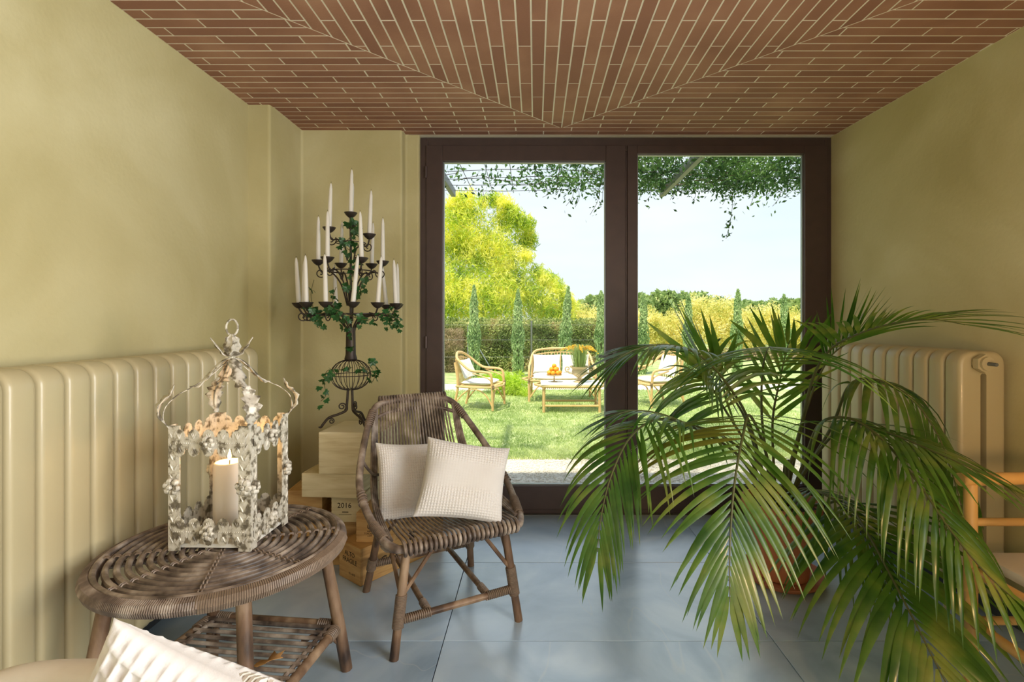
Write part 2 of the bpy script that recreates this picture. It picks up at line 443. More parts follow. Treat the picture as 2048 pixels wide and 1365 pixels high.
a = MB(); a.box((WL+.006, (2.61-3)/2, .03), (.012, 5.6, .06)); struct('baseboard_left', a, M['grout'])
a = MB(); a.poly([(wr(3.0), 3.0), (wr(-3), -3), (wr(-3)-.012, -3), (wr(3.0)-.012, 3.0)], 0, .06); struct('baseboard_right', a, M['grout'])

# ceiling: mortar slab with terracotta bricks laid proud of it; the courses turn at a diagonal joint
cei = struct('ceiling', MB().box((.2, .10, CEIL+.03), (3.95, 6.5, .06)), M['mortar'])
AX, AY = .152, 2.93
def clip(poly, nx, ny, d):
    out = []
    for i in range(len(poly)):
        p, q = poly[i], poly[(i+1) % len(poly)]
        a_, b_ = p[0]*nx+p[1]*ny-d, q[0]*nx+q[1]*ny-d
        if a_ <= 0: out.append(p)
        if a_*b_ < 0:
            t = a_/(a_-b_); out.append((p[0]+(q[0]-p[0])*t, p[1]+(q[1]-p[1])*t))
    return out
def area(p): return abs(sum(p[i][0]*p[(i+1) % len(p)][1]-p[(i+1) % len(p)][0]*p[i][1] for i in range(len(p))))/2 if len(p) > 2 else 0
BW, BL, J = .0554, .322, .0036
polys = []
h = J*.6
# central field, courses run away from the camera
ncol = int(2.2/BW)
for i in range(-ncol, ncol):
    x0, x1 = AX+i*BW+J, AX+(i+1)*BW-J
    off = 2.52 if i % 2 else 2.696
    for j in range(-16, 3):
        y0, y1 = off+j*BL+J, off+(j+1)*BL-J
        p = [(x0, y0), (x1, y0), (x1, y1), (x0, y1)]
        p = clip(p, 1, 1, AX+AY-h*2); p = clip(p, -1, 1, -AX+AY-h*2)
        p = clip(p, -1, 0, 1.5) ; p = clip(p, 1, 0, 1.9)
        if area(p) > 5e-5: polys.append(p)
# side fields, courses run along the window
for j in range(-95, 3):
    y0, y1 = AY-.011+j*BW+J, AY-.011+(j+1)*BW-J
    off = .05 if j % 2 else .05+BL/2
    for i in range(-8, 8):
        x0, x1 = off+i*BL+J, off+(i+1)*BL-J
        base = [(x0, y0), (x1, y0), (x1, y1), (x0, y1)]
        for sgn in (1, -1):
            # |X-AX| > AY-Y
            p = clip(base, -sgn, -1, -sgn*AX-AY-h*2)
            p = clip(p, -sgn, 0, -sgn*AX) if j < 0 else (p if sgn == 1 else [])
            if j >= 0: p = base if sgn == 1 else []
            if not p: continue
            if 0 < sgn: p = clip(p, 1, .045, 1.785+3.04*.045-.004)
            p = clip(p, 0, 1, 3.036)
            p = clip(p, -1, 0, -WL-.003)
            if p and min(q[1] for q in p) > 2.6: p = clip(p, -1, 0, 1.352)
            if p and min(q[1] for q in p) > 2.955: p = clip(p, -1, 0, .768)
            if area(p) > 5e-5: polys.append(p)
def vis(p):
    cy = sum(q[1] for q in p)/len(p); cx = sum(q[0] for q in p)/len(p)
    return cy
polys.sort(key=lambda p: -vis(p))
rb = random.Random(5)
rest = MB()
for k, p in enumerate(polys):
    c = vis(p); mx_ = max(q[1] for q in p)
    dz = rb.uniform(-.0006, .0006)
    if k < 298:
        MB().poly(p, CEIL-.0010+dz*.5, CEIL+.004).build('brick', M['brick'] if rb.random() < .7 else M['brick2'], cei, smooth=False)
    elif mx_ > -2.9:
        rest.poly(p, CEIL-.0010+dz*.5, CEIL+.004)
rest.build('brickwork', M['brick'], cei, smooth=False, kind='stuff')
print('ceiling bricks', len(polys), 'nearest single', vis(polys[min(297, len(polys)-1)]))
# roof above, lintel outside, so that the sun cannot reach in from behind
struct('roof', MB().box((.2, -.16, 2.48), (6.2, 6.88, .28)), M['plaster'])
struct('wall_front', MB().box((-1.9, 3.2, 1.2), (2.3, .16, 2.6)).box((3.0, 3.2, 1.2), (1.95, .16, 2.6)), M['plaster'])

# glazed doors in a brown metal frame
FY = 3.06; FD = .07
def X(px): return (px-CX)*.003
def Z(py): return EYE+(HY-py)*.003
def rect_frame(mb, x0, x1, z0, z1, i0, i1, k0, k1, y0, d):
    """frame between the outer rectangle and the inner opening"""
    mb.bbox(((x0+i0)/2, y0+d/2, (z0+z1)/2), (i0-x0, d, z1-z0), .003)
    mb.bbox(((i1+x1)/2, y0+d/2, (z0+z1)/2), (x1-i1, d, z1-z0), .003)
    mb.bbox(((i0+i1)/2, y0+d/2, (k1+z1)/2), (i1-i0, d, z1-k1), .003)
    mb.bbox(((i0+i1)/2, y0+d/2, (z0+k0)/2), (i1-i0, d, k0-z0), .003)
xm = X(1253)
a = MB(); rect_frame(a, -.695, 1.788, .0, CEIL-.004, -.645, 1.745, .035, Z(301), FY+.012, FD)
a.bbox((xm, FY+.047, 1.1), (.035, FD, 2.17), .002)
fr = struct('trim_2', a, M['bronze'])
def leaf(name, x0, x1, z0, z1, gx0, gx1, gz0, gz1, y0):
    a = MB(); rect_frame(a, x0, x1, z0, z1, gx0, gx1, gz0, gz1, y0, .055)
    o = struct(name, a, M['bronze'])
    b = MB(); e = .007
    for q in ((gx0, gx0+e), (gx1-e, gx1)): b.box(((q[0]+q[1])/2, y0+.03, (gz0+gz1)/2), (e, .02, gz1-gz0))
    for q in ((gz0, gz0+e), (gz1-e, gz1)): b.box(((gx0+gx1)/2, y0+.03, (q[0]+q[1])/2), (gx1-gx0-2*e, .02, e))
    b.build('glazing_bead', M['gasket'], o, smooth=False)
    MB().box(((gx0+gx1)/2, y0+.032, (gz0+gz1)/2), (gx1-gx0-.002, .004, gz1-gz0-.002)).build('pane', M['glass'], o, smooth=False)
    return o
d1 = leaf('door_1', X(852), X(1251), .03, Z(284)-.02, X(885), X(1212), Z(973), Z(322), FY)
d2 = leaf('door_2', X(1255), X(1655), .03, Z(284)-.02, X(1275), X(1610), Z(973), Z(307), FY)
for zz in (Z(345), Z(685), Z(960)):
    MB().tube([(X(852), FY-.002, zz-.035), (X(852), FY-.002, zz+.035)], .008, 8).build('hinge', M['bronze'], d1)
a = MB(); a.bbox((X(1229), FY-.004, Z(725)), (.022, .008, .15), .003)
a.tube(catmull([(X(1229), FY-.006, Z(712)), (X(1229), FY-.045, Z(712)), (X(1222), FY-.052, Z(712)), (X(1195), FY-.052, Z(712))], 4), .008, 8)
a.build('door_handle', M['steel'], d1)

# ------------------------------------------------------------------ radiators
def rad_section(d, H, w, zb=.13):
    """one two-column section: profile across the wall normal (x: 0 at the wall side .. d front), extruded along y by w"""
    def rr(x0, x1, z0, z1, r, n=6):
        pts = []
        for (cx, cz, a0) in ((x1-r, z1-r, 0), (x0+r, z1-r, 90), (x0+r, z0+r, 180), (x1-r, z0+r, 270)):
            for i in range(n+1):
                a_ = R(a0+90*i/n); pts.append((cx+r*math.cos(a_), cz+r*math.sin(a_)))
        return pts
    A = rr(0, d, zb, H, .052); B = rr(d/2-.012, d/2+.012, zb+.085, H-.085, .010)
    n = len(A); bm = bmesh.new(); L_ = []
    for y in (0, w):
        L_.append(([bm.verts.new((x, y, z)) for x, z in A], [bm.verts.new((x, y, z)) for x, z in B]))
    rim = []
    for i in range(n):
        j = (i+1) % n
        bm.faces.new((L_[0][0][i], L_[0][0][j], L_[0][1][j], L_[0][1][i]))
        bm.faces.new((L_[1][0][j], L_[1][0][i], L_[1][1][i], L_[1][1][j]))
        bm.faces.new((L_[0][0][j], L_[0][0][i], L_[1][0][i], L_[1][0][j]))
        bm.faces.new((L_[0][1][i], L_[0][1][j], L_[1][1][j], L_[1][1][i]))
    bm.edges.ensure_lookup_table()
    es = [e for e in bm.edges if abs(e.verts[0].co.y-e.verts[1].co.y) < 1e-6 and
          ((e.verts[0] in L_[0][0] and e.verts[1] in L_[0][0]) or (e.verts[0] in L_[1][0] and e.verts[1] in L_[1][0]))]
    bmesh.ops.bevel(bm, geom=es, offset=.016, segments=3, affect='EDGES', profile=.5)
    me = bpy.data.meshes.new('section'); bm.to_mesh(me); bm.free()
    me.materials.append(M['radiator'])
    me.polygons.foreach_set('use_smooth', [True]*len(me.polygons))
    me.set_sharp_from_angle(angle=R(50))
    return me
def radiator(label, loc, rotz, n, d, H, pitch, valve_end):
    t = thing('radiator', label, 'radiator', loc, rotz)
    me = rad_section(d, H, pitch-.004)
    for k in range(n):
        o = bpy.data.objects.new('section', me); link(o); o.parent = t; o.location = (0, k*pitch, 0)
    # hubs run through all sections, plug nut and valve at the ends
    for (cz, nm) in ((H-.045, 'upper_hub'), (.175, 'lower_hub')):
        a = MB(); a.tube([(d*.62, -.012, cz), (d*.62, n*pitch+.008, cz)], .026, 14)
        a.build(nm, M['radiator'], t, world=False)
    y = -.012 if valve_end == 0 else n*pitch+.008
    s = -1 if valve_end == 0 else 1
    a = MB(); a.tube([(d*.62, y, H-.045), (d*.62, y+s*.022, H-.045)], .036, 6)
    a.tube([(d*.62, y+s*.02, H-.045), (d*.62, y+s*.032, H-.045)], .026, 12)
    nut = a.build('plug_nut', M['radiator'], t, world=False)
    a = MB(); a.tube([(d*.62, y+s*.03, H-.045), (d*.62, y+s*.065, H-.045)], .007, 8); a.build('bleed_screw', M['steel'], nut, world=False)
    for yy in (.08, n*pitch-.12):
        for xx in (.04, d-.05): MB().tube([(xx, yy, 0), (xx, yy, .14)], .012, 8).build('foot', M['radiator'], t, world=False)
    return t
ROT_R = math.atan(.045)
# left: local x 0 = wall side; front faces +X
radiator('long cream column radiator along the left wall behind the round table', (WL+.012, 1.0, 0), 0, 17, .171, 1.045, .0812, 1)
# right: mirrored by turning it round; local x=0 at the wall side again, y runs towards the camera
radiator('cream column radiator on the right wall behind the palm', (wr(2.84)-.022, 2.84, 0), PI+ROT_R*1.0, 11, .185, 1.049, .0805, 1)

# ================================================================== RATTAN CHAIR
def make_chair(label, loc, rotz, mrod, mrim, group=None, hook=True):
    """local frame: x width, y towards the back, z up"""
    t = thing('rattan_chair', label, 'chair', loc, rotz, group)
    kw = dict(world=False)
    half = [(.20, -.278, .385), (.243, -.256, .388), (.272, -.18, .405), (.300, .0, .478), (.290, .12, .555), (.240, .26, .675), (.195, .345, .757), (.14, .378, .787)]
    ring = [(0, -.280, .385)]+half+[(0, .388, .794)]+[(-x, y, z) for x, y, z in reversed(half)]
    rp = catmull(ring, 7, closed=True)
    MB().tube(rp, .0145, 10, closed=True).build('rim', mrim, t, **kw)
    # second rail under the top edge and low seat frame
    MB().tube(catmull([(-.20, .33, .72), (-.12, .362, .745), (0, .372, .752), (.12, .362, .745), (.20, .33, .72)], 5), .009, 8).build('back_rail', mrim, t, **kw)
    MB().tube(catmull([(-.225, -.25, .372), (.225, -.25, .372), (.235, -.05, .368), (.20, .17, .366), (-.20, .17, .366), (-.235, -.05, .368)], 5, closed=True), .0105, 8, closed=True).build('seat_frame', mrim, t, **kw)
    # rods: hooked round the front edge, over the seat, up the back and over the top
    n = 25
    for i in range(n):
        s = -1+2*i/(n-1); q = 1-s*s
        pts = [(.205*s, -.262, .364), (.21*s, -.288, .366), (.213*s, -.302, .384), (.213*s, -.290, .403), (.214*s, -.255, .407), (.212*s, -.13, .394-.012*q), (.205*s, .02, .384-.02*q),
               (.20*s, .14, .386-.014*q), (.19*s, .215, .43), (.178*s, .268, .52), (.167*s, .315, .63), (.158*s, .357, .745), (.155*s, .374, .797),
               (.155*s, .390, .814), (.155*s, .405, .803), (.155*s, .404, .775)]
        if not hook: pts = pts[:-4]+[(.150*s+.03, .382, .782)]
        q_ = catmull(pts, 3); MB().tube(q_, [.0066 if k_ < 12 else (.0043 if k_ < 33 else .0055) for k_ in range(len(q_))], 7).build('rod', mrod, t, **kw)
    for sx in (-1, 1):
        for k in range(4):
            f = k/3
            pts = [(sx*(.178+.02*f), .342-.015*f, .765-.03*f), (sx*(.187+.028*f), .298-.03*f, .62-.03*f), (sx*(.206+.03*f), .215-.05*f, .48+.0*f), (sx*(.225+.028*f), .09-.06*f, .425+.01*f), (sx*(.236+.026*f), -.06-.05*f, .41+.005*f), (sx*(.240+.012*f), -.22, .398)]
            MB().tube(catmull(pts, 4), .0052, 7).build('wing_rod', mrod, t, **kw)
        # cross piece tying the wing rods
        MB().tube(catmull([(sx*.19, .235, .50), (sx*.225, .19, .52), (sx*.262, .17, .57), (sx*.272, .18, .60)], 4), .006, 7).build('wing_brace', mrod, t, **kw)
        a = MB(); a.helix((sx*.300, -.02, .468), (sx*.298, .03, .495), .015, 4, .003).build('binding', M['wrap'], t, **kw)
        a = MB(); a.helix((sx*.195, .345, .757), (sx*.225, .292, .703), .015, 8, .003).build('binding', M['wrap'], t, **kw)
        a = MB(); a.helix((sx*.262, -.21, .398), (sx*.284, -.12, .425), .015, 14, .003).build('binding', M['wrap'], t, **kw)
    feet = {}
    for sx in (-1, 1):
        for fy, key in ((-1, 'f'), (1, 'b')):
            f0 = Vector((sx*.24, -.25 if fy < 0 else .255, 0)); f1 = Vector((sx*.188, -.225 if fy < 0 else .16, .375))
            feet[(sx, fy)] = (f0, f1)
            MB().tube([f0, f0.lerp(f1, .3), f0.lerp(f1, .65), f1], [.0165, .0155, .0165, .0155], 10).build('leg', M['rattan_leg'] if mrod != M['white_rattan'] else mrod, t, **kw)
            lo, hi = f0.lerp(f1, .27), f0.lerp(f1, .56) if fy < 0 else f0.lerp(f1, .40)
            MB().helix(lo, hi, .0165, 22 if fy < 0 else 10, .003).build('binding', M['wrap'], t, **kw)
    def at(sx, fy, z): f0, f1 = feet[(sx, fy)]; return f0.lerp(f1, z/.375)
    for fy in (-1, 1):
        A, B = at(-1, fy, .125), at(1, fy, .125)
        MB().tube([A, B], .0125, 9).build('stretcher', M['rattan_leg'], t, **kw)
        for (p, q) in ((A, B), (B, A)):
            MB().helix(p.lerp(q, .04), p.lerp(q, .26), .0125, 13, .003).build('binding', M['wrap'], t, **kw)
    for sx in (-1, 1):
        A = Vector((sx*.115, -.246, .125)); B = Vector((sx*.115, .235, .125))
        MB().tube([A, B], .0115, 9).build('cross_stretcher', M['rattan_leg'], t, **kw)
        MB().helix(A.lerp(B, .02), A.lerp(B, .17), .0115, 9, .003).build('binding', M['wrap'], t, **kw)
    for sx in (-1, 1):
        for fy in (-1, 1):
            A = at(sx, fy, .20)
            y = -.245 if fy < 0 else .165
            MB().tube([A, (sx*.085, y, .372)], .0075, 8).build('brace', M['rattan_leg'], t, **kw)
            MB().tube([A, (sx*.222, -.07 if fy < 0 else .03, .37)], .0075, 8).build('brace', M['rattan_leg'], t, **kw)
    return t
ang = math.atan2(.479, .878)
chair = make_chair('brown weathered rattan chair with two white cushions, before the stacked crates', (-.394, 2.0885, 0), ang, M['rattan_rod'], M['rattan'])
chair2 = make_chair('white rattan chair in the lower left foreground, mostly cut off, before the round table', (-.455, .150, 0), R(-7), M['white_rattan'], M['white_rattan'], hook=False)
MB().helix((.085, .3865, .7925), (.135, .380, .7875), .0145, 7, .0034).build('binding', M['white_rattan'], chair2, world=False)
MB().helix((.140, .379, .787), (.192, .348, .760), .0145, 7, .0034).build('binding', M['white_rattan'], chair2, world=False)

# ------------------------------------------------------------------ cushions
def cushion(label, TL, TR, BR, BL, thick, nx=28, res=5, amp=.0035, side=1, group=None, band=None, m='knit', name='cushion', fat=.55, sharp=3):
    """TL..BL corners; puffed pillow with a real waffle weave on both faces"""
    TL, TR, BR, BL = map(Vector, (TL, TR, BR, BL))
    N = nx*res
    c = (TL+TR+BR+BL)/4
    ux = ((TR-TL)+(BR-BL))/2; uy = ((TL-BL)+(TR-BR))/2
    nrm = ux.cross(uy).normalized()
    u = np.linspace(-1, 1, N+1); Ug, Vg = np.meshgrid(u, u)
    rs = np.random.RandomState(int(abs(TL.x*1000)) % 1000)
    pinch = .07
    Uc = Ug*(1-pinch*(1-Vg**2)*np.abs(Ug)**3*1.0); Vc = Vg*(1-pinch*(1-Ug**2)*np.abs(Vg)**3)
    s, t_ = (Uc+1)/2, (Vc+1)/2
    A = [np.array(p) for p in (BL, BR, TL, TR)]
    base = (A[0][None, None]*((1-s)*(1-t_))[..., None]+A[1][None, None]*(s*(1-t_))[..., None]+A[2][None, None]*((1-s)*t_)[..., None]+A[3][None, None]*(s*t_)[..., None])
    prof = np.clip((1-Ug**4)*(1-Vg**4), 0, 1)**fat
    ph = rs.rand(6)*6
    folds = .10*np.sin(2.3*Ug+1.7*Vg+ph[0])+.07*np.sin(4.1*Ug-2.9*Vg+ph[1])+.05*np.sin(6*Vg+3*Ug+ph[2])
    H = thick/2*prof*(1+folds)
    k = PI*nx/2
    waf = np.maximum(np.abs(np.cos(k*(Ug+1)))**sharp, np.abs(np.cos(k*(Vg+1)))**sharp)
    if band is not None:
        flat = 1/(1+np.exp(-(Vg-band[0])*30))*1/(1+np.exp((Vg-band[1])*30)); waf = waf*(1-flat*.85)
    Hw = H+amp*waf*np.clip(prof*2, 0, 1)
    nn = np.array(nrm)
    fr_ = base+nn*Hw[..., None]; bk = base-nn*(H+amp*waf*np.clip(prof*2, 0, 1))[..., None]
    V = np.concatenate([fr_.reshape(-1, 3), bk.reshape(-1, 3)])
    idx = np.arange((N+1)**2).reshape(N+1, N+1)
    q = np.stack([idx[:-1, :-1], idx[:-1, 1:], idx[1:, 1:], idx[1:, :-1]], -1).reshape(-1, 4)
    off = (N+1)**2
    # edge ring
    e = np.concatenate([idx[0, :-1], idx[:-1, -1], idx[-1, :0:-1], idx[:0:-1, 0]])
    e2 = np.roll(e, -1)
    ring = np.stack([e, e+off, e2+off, e2], -1)
    Fq = np.concatenate([q, q[:, ::-1]+off, ring])
    org = np.array(c-Vector((0, 0, 0)))
    V = V-org
    me = bpy.data.meshes.new(name)
    me.vertices.add(len(V)); me.vertices.foreach_set('co', V.astype(np.float32).ravel())
    me.loops.add(Fq.size); me.loops.foreach_set('vertex_index', Fq.astype(np.int32).ravel())
    me.polygons.add(len(Fq)); me.polygons.foreach_set('loop_start', np.arange(0, Fq.size, 4, dtype=np.int32)); me.polygons.foreach_set('loop_total', np.full(len(Fq), 4, dtype=np.int32))
    me.update(calc_edges=True); me.materials.append(M[m]); me.polygons.foreach_set('use_smooth', [True]*len(Fq))
    o = bpy.data.objects.new(name, me); link(o); o.location = org
    return tag(o, label, 'cushion', group)
g = 'white waffle cotton cushions on the brown rattan chair'
cushion('white waffle-weave cushion leaning behind the other on the brown chair', P(751, 886, 2.10), P(884, 884, 2.20), P(905, 1032, 2.10), P(757, 1047, 2.00), .085, 30, 5, .0034, group=g)
cushion('tilted white waffle-weave cushion at the front of the brown chair', P(856, 874, 2.00), P(1020, 897, 2.05), P(1004, 1050, 1.93), P(826, 1034, 1.86), .10, 30, 5, .0040, group=g, band=(-.25, .45))
TLc = P(228, 1236, .50)
cushion('white waffle cushion in the foreground, one corner pointing up from the white chair', TLc, TLc+Vector((.310, .03, -.150)), TLc+Vector((.185, -.02, -.46)), TLc+Vector((-.120, -.05, -.320)), .12, 24, 7, .0075, band=(-1.2, -.62), sharp=5)

# ------------------------------------------------------------------ round rattan table
TX, TY, TZ = -.900, 1.492, .52
tb = thing('rattan_table', 'round brown rattan table with open ring top and slatted shelf, under the lantern', 'table', (TX, TY, 0))
kw = dict(world=False)
def circ(r, z, n=72): return [(r*math.cos(2*PI*k/n), r*math.sin(2*PI*k/n), z) for k in range(n)]
MB().tube(circ(.309, TZ-.022), .019, 12, closed=True).build('rim', M['rattan'], tb, **kw)
MB().tube(circ(.300, TZ-.005), .008, 8, closed=True).build('ring', M['rattan_rod'], tb, **kw)
# cane wound round the rim
a = MB(); nw = 92
pts = []
for k in range(nw*8):
    th = R(-70)+R(85)*k/(nw*8); ph = 2*PI*k/8
    rr_ = .309+.0205*math.cos(ph); pts.append((rr_*math.cos(th), rr_*math.sin(th), TZ-.022+.0205*math.sin(ph)))
a.tube(pts, .0028, 5).build('binding', M['wrap'], tb, **kw)
a = MB(); pts = []
for k in range(150*8):
    th = R(-210)+R(140)*k/(150*8); ph = 2*PI*k/8
    rr_ = .309+.0195*math.cos(ph); pts.append((rr_*math.cos(th), rr_*math.sin(th), TZ-.022+.0195*math.sin(ph)))
a.tube(pts, .0026, 5).build('binding', M['rattan'], tb, **kw)
NR = 11
for i in range(NR):
    r = .275-i*.0235
    if r < .02: break
    w = random.Random(i)
    n = 64
    pts = [(r*math.cos(2*PI*k/n)*(1+.004*math.sin(5*k/n*PI+i)), r*math.sin(2*PI*k/n), TZ-.0085+.0012*math.sin(7*2*PI*k/n+i)) for k in range(n)]
    MB().tube(pts, .0082, 8, closed=True).build('ring', M['rattan_rod'], tb, **kw)
for a_ in (20, 65, 110, 155):
    c_, s_ = math.cos(R(a_)), math.sin(R(a_))
    MB().tube([(-.305*c_, -.305*s_, TZ-.024), (.305*c_, .305*s_, TZ-.024)], .009, 8).build('spoke', M['rattan'], tb, **kw)
for a_ in (20, 65, 110, 155, 200, 245, 290, 335):
    c_, s_ = math.cos(R(a_)), math.sin(R(a_)); a = MB()
    for i in range(-1, NR-1):
        r = .275-i*.0235-.0118
        if r > .285: r = .288
        for dd in (-.004, .004):
            n = 10
            a.tube([((r+.012*math.cos(2*PI*k/n))*c_-dd*s_, (r+.012*math.cos(2*PI*k/n))*s_+dd*c_, TZ-.016+.018*math.sin(2*PI*k/n)) for k in range(n)], .0022, 4, closed=True)
    a.build('lashing', M['wrap'], tb, **kw)['kind'] = 'stuff'
legs = []
for a_ in (38.7, 128.7, 218.7, 308.7):
    c_, s_ = math.cos(R(a_)), math.sin(R(a_))
    f0 = Vector((.345*c_, .345*s_, 0)); f1 = Vector((.262*c_, .262*s_, TZ-.03)); legs.append((f0, f1))
    MB().tube([f0, f0.lerp(f1, .3)+Vector((.002, 0, 0)), f0.lerp(f1, .7), f1], [.019, .0195, .018, .0185], 10).build('leg', M['rattan_leg'], tb, **kw)
ZS = .155
Ls = [f0.lerp(f1, ZS/(TZ-.03)) for f0, f1 in legs]     # right-rear, left-rear, left-front, right-front
for i, j in ((0, 1), (2, 3), (0, 3), (1, 2)):
    A, B = Ls[i], Ls[j]
    MB().tube([A, B], .0155, 10).build('shelf_rail', M['rattan_leg'], tb, **kw)
    for p, q in ((A, B), (B, A)): MB().helix(p.lerp(q, .05), p.lerp(q, .16), .0155, 7, .003).build('binding', M['wrap'], tb, **kw)
    if (i, j) in ((0, 3), (1, 2)):
        nin = (Vector((0, 0, ZS))-(A+B)/2).normalized()*.026
        MB().tube([A.lerp(B, .04)+nin+Vector((0, 0, .008)), A.lerp(B, .96)+nin+Vector((0, 0, .008))], .007, 8).build('shelf_edge_cane', M['rattan_rod'], tb, **kw)
for k in range(1, 15):
    f = k/15
    A = Ls[0].lerp(Ls[3], f); B = Ls[1].lerp(Ls[2], f); d = (B-A)*.012
    MB().tube([A+d+Vector((0, 0, .012)), A.lerp(B, .5)+Vector((0, 0, .010)), B-d+Vector((0, 0, .012))], .0062, 7).build('shelf_slat', M['rattan_rod'], tb, **kw)
for i in range(4):     # bent braces near the feet
    f0, f1 = legs[i]; A = f0.lerp(f1, .17); t_ = Ls[i].lerp(Ls[(i+2) % 4], .18)
    MB().tube(catmull([A, A.lerp(t_, .5)+Vector((0, 0, .03)), t_+Vector((0, 0, -.01))], 5), .0075, 8).build('brace', M['rattan_leg'], tb, **kw)
# dry leaf lying on the shelf
a = MB(); c0 = Vector((-.765, 1.47, ZS+.028)); pts = []
L_ = [(-.05, 0), (-.032, .016), (-.01, .010), (.0, .028), (.016, .012), (.036, .018), (.03, .002), (.045, -.012), (.018, -.010), (.006, -.028), (-.008, -.010), (-.03, -.012)]
vs = [c0+Vector((x, y, .014*math.sin(40*x)+.01*abs(y)/.02)) for x, y in L_]+[c0+Vector((0, 0, .004))]
a.add(vs, [(i, (i+1) % 12, 12) for i in range(12)])
lf = a.build('dry_leaf', M['leaf_dry']); tag(lf, 'curled dry tan leaf lying on the lower shelf of the round table', 'leaf')
sm = lf.modifiers.new('thick', 'SOLIDIFY'); sm.thickness = .001

# ------------------------------------------------------------------ lantern
LC = Vector((-.912, 1.535, TZ)); LW, LD, LH = .232, .206, .352
lt = thing('lantern', 'square distressed white metal candle lantern with scalloped bands on the round table', 'lantern', LC, R(-1.5))
def Lp(x, y, z): return Vector((x, y, z))
# tray
MB().bbox((0, 0, .012), (LW-.012, LD-.012, .012), .002).build('tray', M['lantern_floor'], lt, **kw)
for sx in (-1, 1):
    for sy in (-1, 1):
        a = MB(); cx_, cy_ = sx*LW/2, sy*LD/2
        a.box((cx_-sx*.016, cy_, LH/2), (.033, .003, LH)); a.box((cx_, cy_-sy*.016, LH/2), (.003, .033, LH))
        # pressed leaf relief running down the post
        for k in range(11):
            zz = .03+k*.029
            for (ux_, uy_) in ((1, 0), (0, 1)):
                for s2 in (-1, 1):
                    c_ = Vector((cx_-sx*(.016+s2*.006)*ux_, cy_-sy*(.016+s2*.006)*uy_, zz))
                    nrm = Vector((0, sy*.002, 0)) if ux_ else Vector((sx*.002, 0, 0))
                    dd = Vector((-sx*s2*.006*ux_, -sy*s2*.006*uy_, .012))
                    a.tube([c_+nrm-dd*.6, c_+nrm, c_+nrm+dd], [.0012, .003, .0008], 5)
        a.build('post', M['lantern'], lt, **kw)
def scallop(A, B, z, hgt, nl, out, top=True):
    """pinked, lobed strip from A to B centred on height z"""
    A, B = Vector(A), Vector(B); L_ = (B-A).length; u = (B-A)/L_
    lo = L_/nl; r = lo*.37; core = hgt
    prof = []
    def lobes(sign):
        pts = []
        for k in range(nl):
            c_ = lo*(k+.5)
            rng = range(0, 15)
            for i in rng:
                a_ = PI-PI*i/14
                rr_ = r*(1+(.07 if i % 2 else -.02))
                pts.append((c_+rr_*math.cos(a_), core/2+1.15*rr_*math.sin(a_)))
            if k < nl-1:
                pts.append((c_+lo/2-.003, core/2-.006)); pts.append((c_+lo/2, core/2-.001)); pts.append((c_+lo/2+.003, core/2-.006))
        return [(x, sign*y) for x, y in pts]
    up = [(0, core/2)]+lobes(1)+[(L_, core/2)]; dn = [(0, -core/2)]+lobes(-1)+[(L_, -core/2)]
    mb = MB(); n = len(up); vs = []
    for off in (0, .0022):
        for x, y in up: vs.append(A+u*x+Vector((0, 0, z+y))+out*off)
        for x, y in dn: vs.append(A+u*x+Vector((0, 0, z+y))+out*off)
    fs = []
    for i in range(n-1):
        fs.append((i, i+1, n+i+1, n+i)); fs.append((3*n+i, 3*n+i+1, 2*n+i+1, 2*n+i))
        fs.append((i, 2*n+i, 2*n+i+1, i+1)); fs.append((n+i, n+i+1, 3*n+i+1, 3*n+i))
    mb.add(vs, fs)
    for k in range(int(L_/.0062)):       # beaded line
        c_ = A+u*(.004+k*.0062)+Vector((0, 0, z))+out*.003
        mb.ball(c_, .0018, 4)
    for k in range(nl):
        for sg in (-1, 1):
            c_ = A+u*(lo*(k+.5))+Vector((0, 0, z+sg*core*.32))+out*.003
            for j in range(3):
                d_ = u*((j-1)*.006)+Vector((0, 0, sg*.013))
                mb.tube([c_, c_+d_*.6, c_+d_*1.1], [.0022, .0022, .0006], 5)
    return mb
def rosette(c, out, up, s=1.0):
    mb = MB(); out = Vector(out).normalized(); up = Vector(up); sd = out.cross(up).normalized()
    for k in range(6):
        a_ = 2*PI*k/6+.3
        d = (up*math.cos(a_)+sd*math.sin(a_))
        mb.ball(Vector(c)+d*.0085*s+out*.002, .0062*s, 5)
    mb.ball(Vector(c)+out*.006*s, .0046*s, 5)
    return mb
zb, zt = .055, LH-.048
for (A, B, out) in (((-LW/2, -LD/2-.002), (LW/2, -LD/2-.002), (0, -1, 0)), ((LW/2, LD/2+.002), (-LW/2, LD/2+.002), (0, 1, 0)),
                    ((LW/2+.002, -LD/2), (LW/2+.002, LD/2), (1, 0, 0)), ((-LW/2-.002, LD/2), (-LW/2-.002, -LD/2), (-1, 0, 0))):
    o_ = Vector(out); A3 = Vector((*A, 0)); B3 = Vector((*B, 0)); ins = (B3-A3).normalized()*.012
    for z_ in (zb, zt):
        scallop(A3+ins, B3-ins, z_, .040, 5 if abs(out[1]) else 4, o_).build('scalloped_band', M['lantern'], lt, **kw)
        rosette((A3+B3)/2+Vector((0, 0, z_))+o_*.006, o_, (0, 0, 1), 1.5).build('rosette', M['lantern'], lt, **kw)
    mid = (A3+B3)/2-o_*.008; w_ = (B3-A3).length-.03
    g_ = MB(); e1 = (B3-A3).normalized()*w_/2
    g_.add([mid-e1+Vector((0, 0, .03)), mid+e1+Vector((0, 0, .03)), mid+e1+Vector((0, 0, LH-.03)), mid-e1+Vector((0, 0, LH-.03))], [(0, 1, 2, 3)])
    g_.build('glass_pane', M['lglass'], lt, smooth=False, **kw)
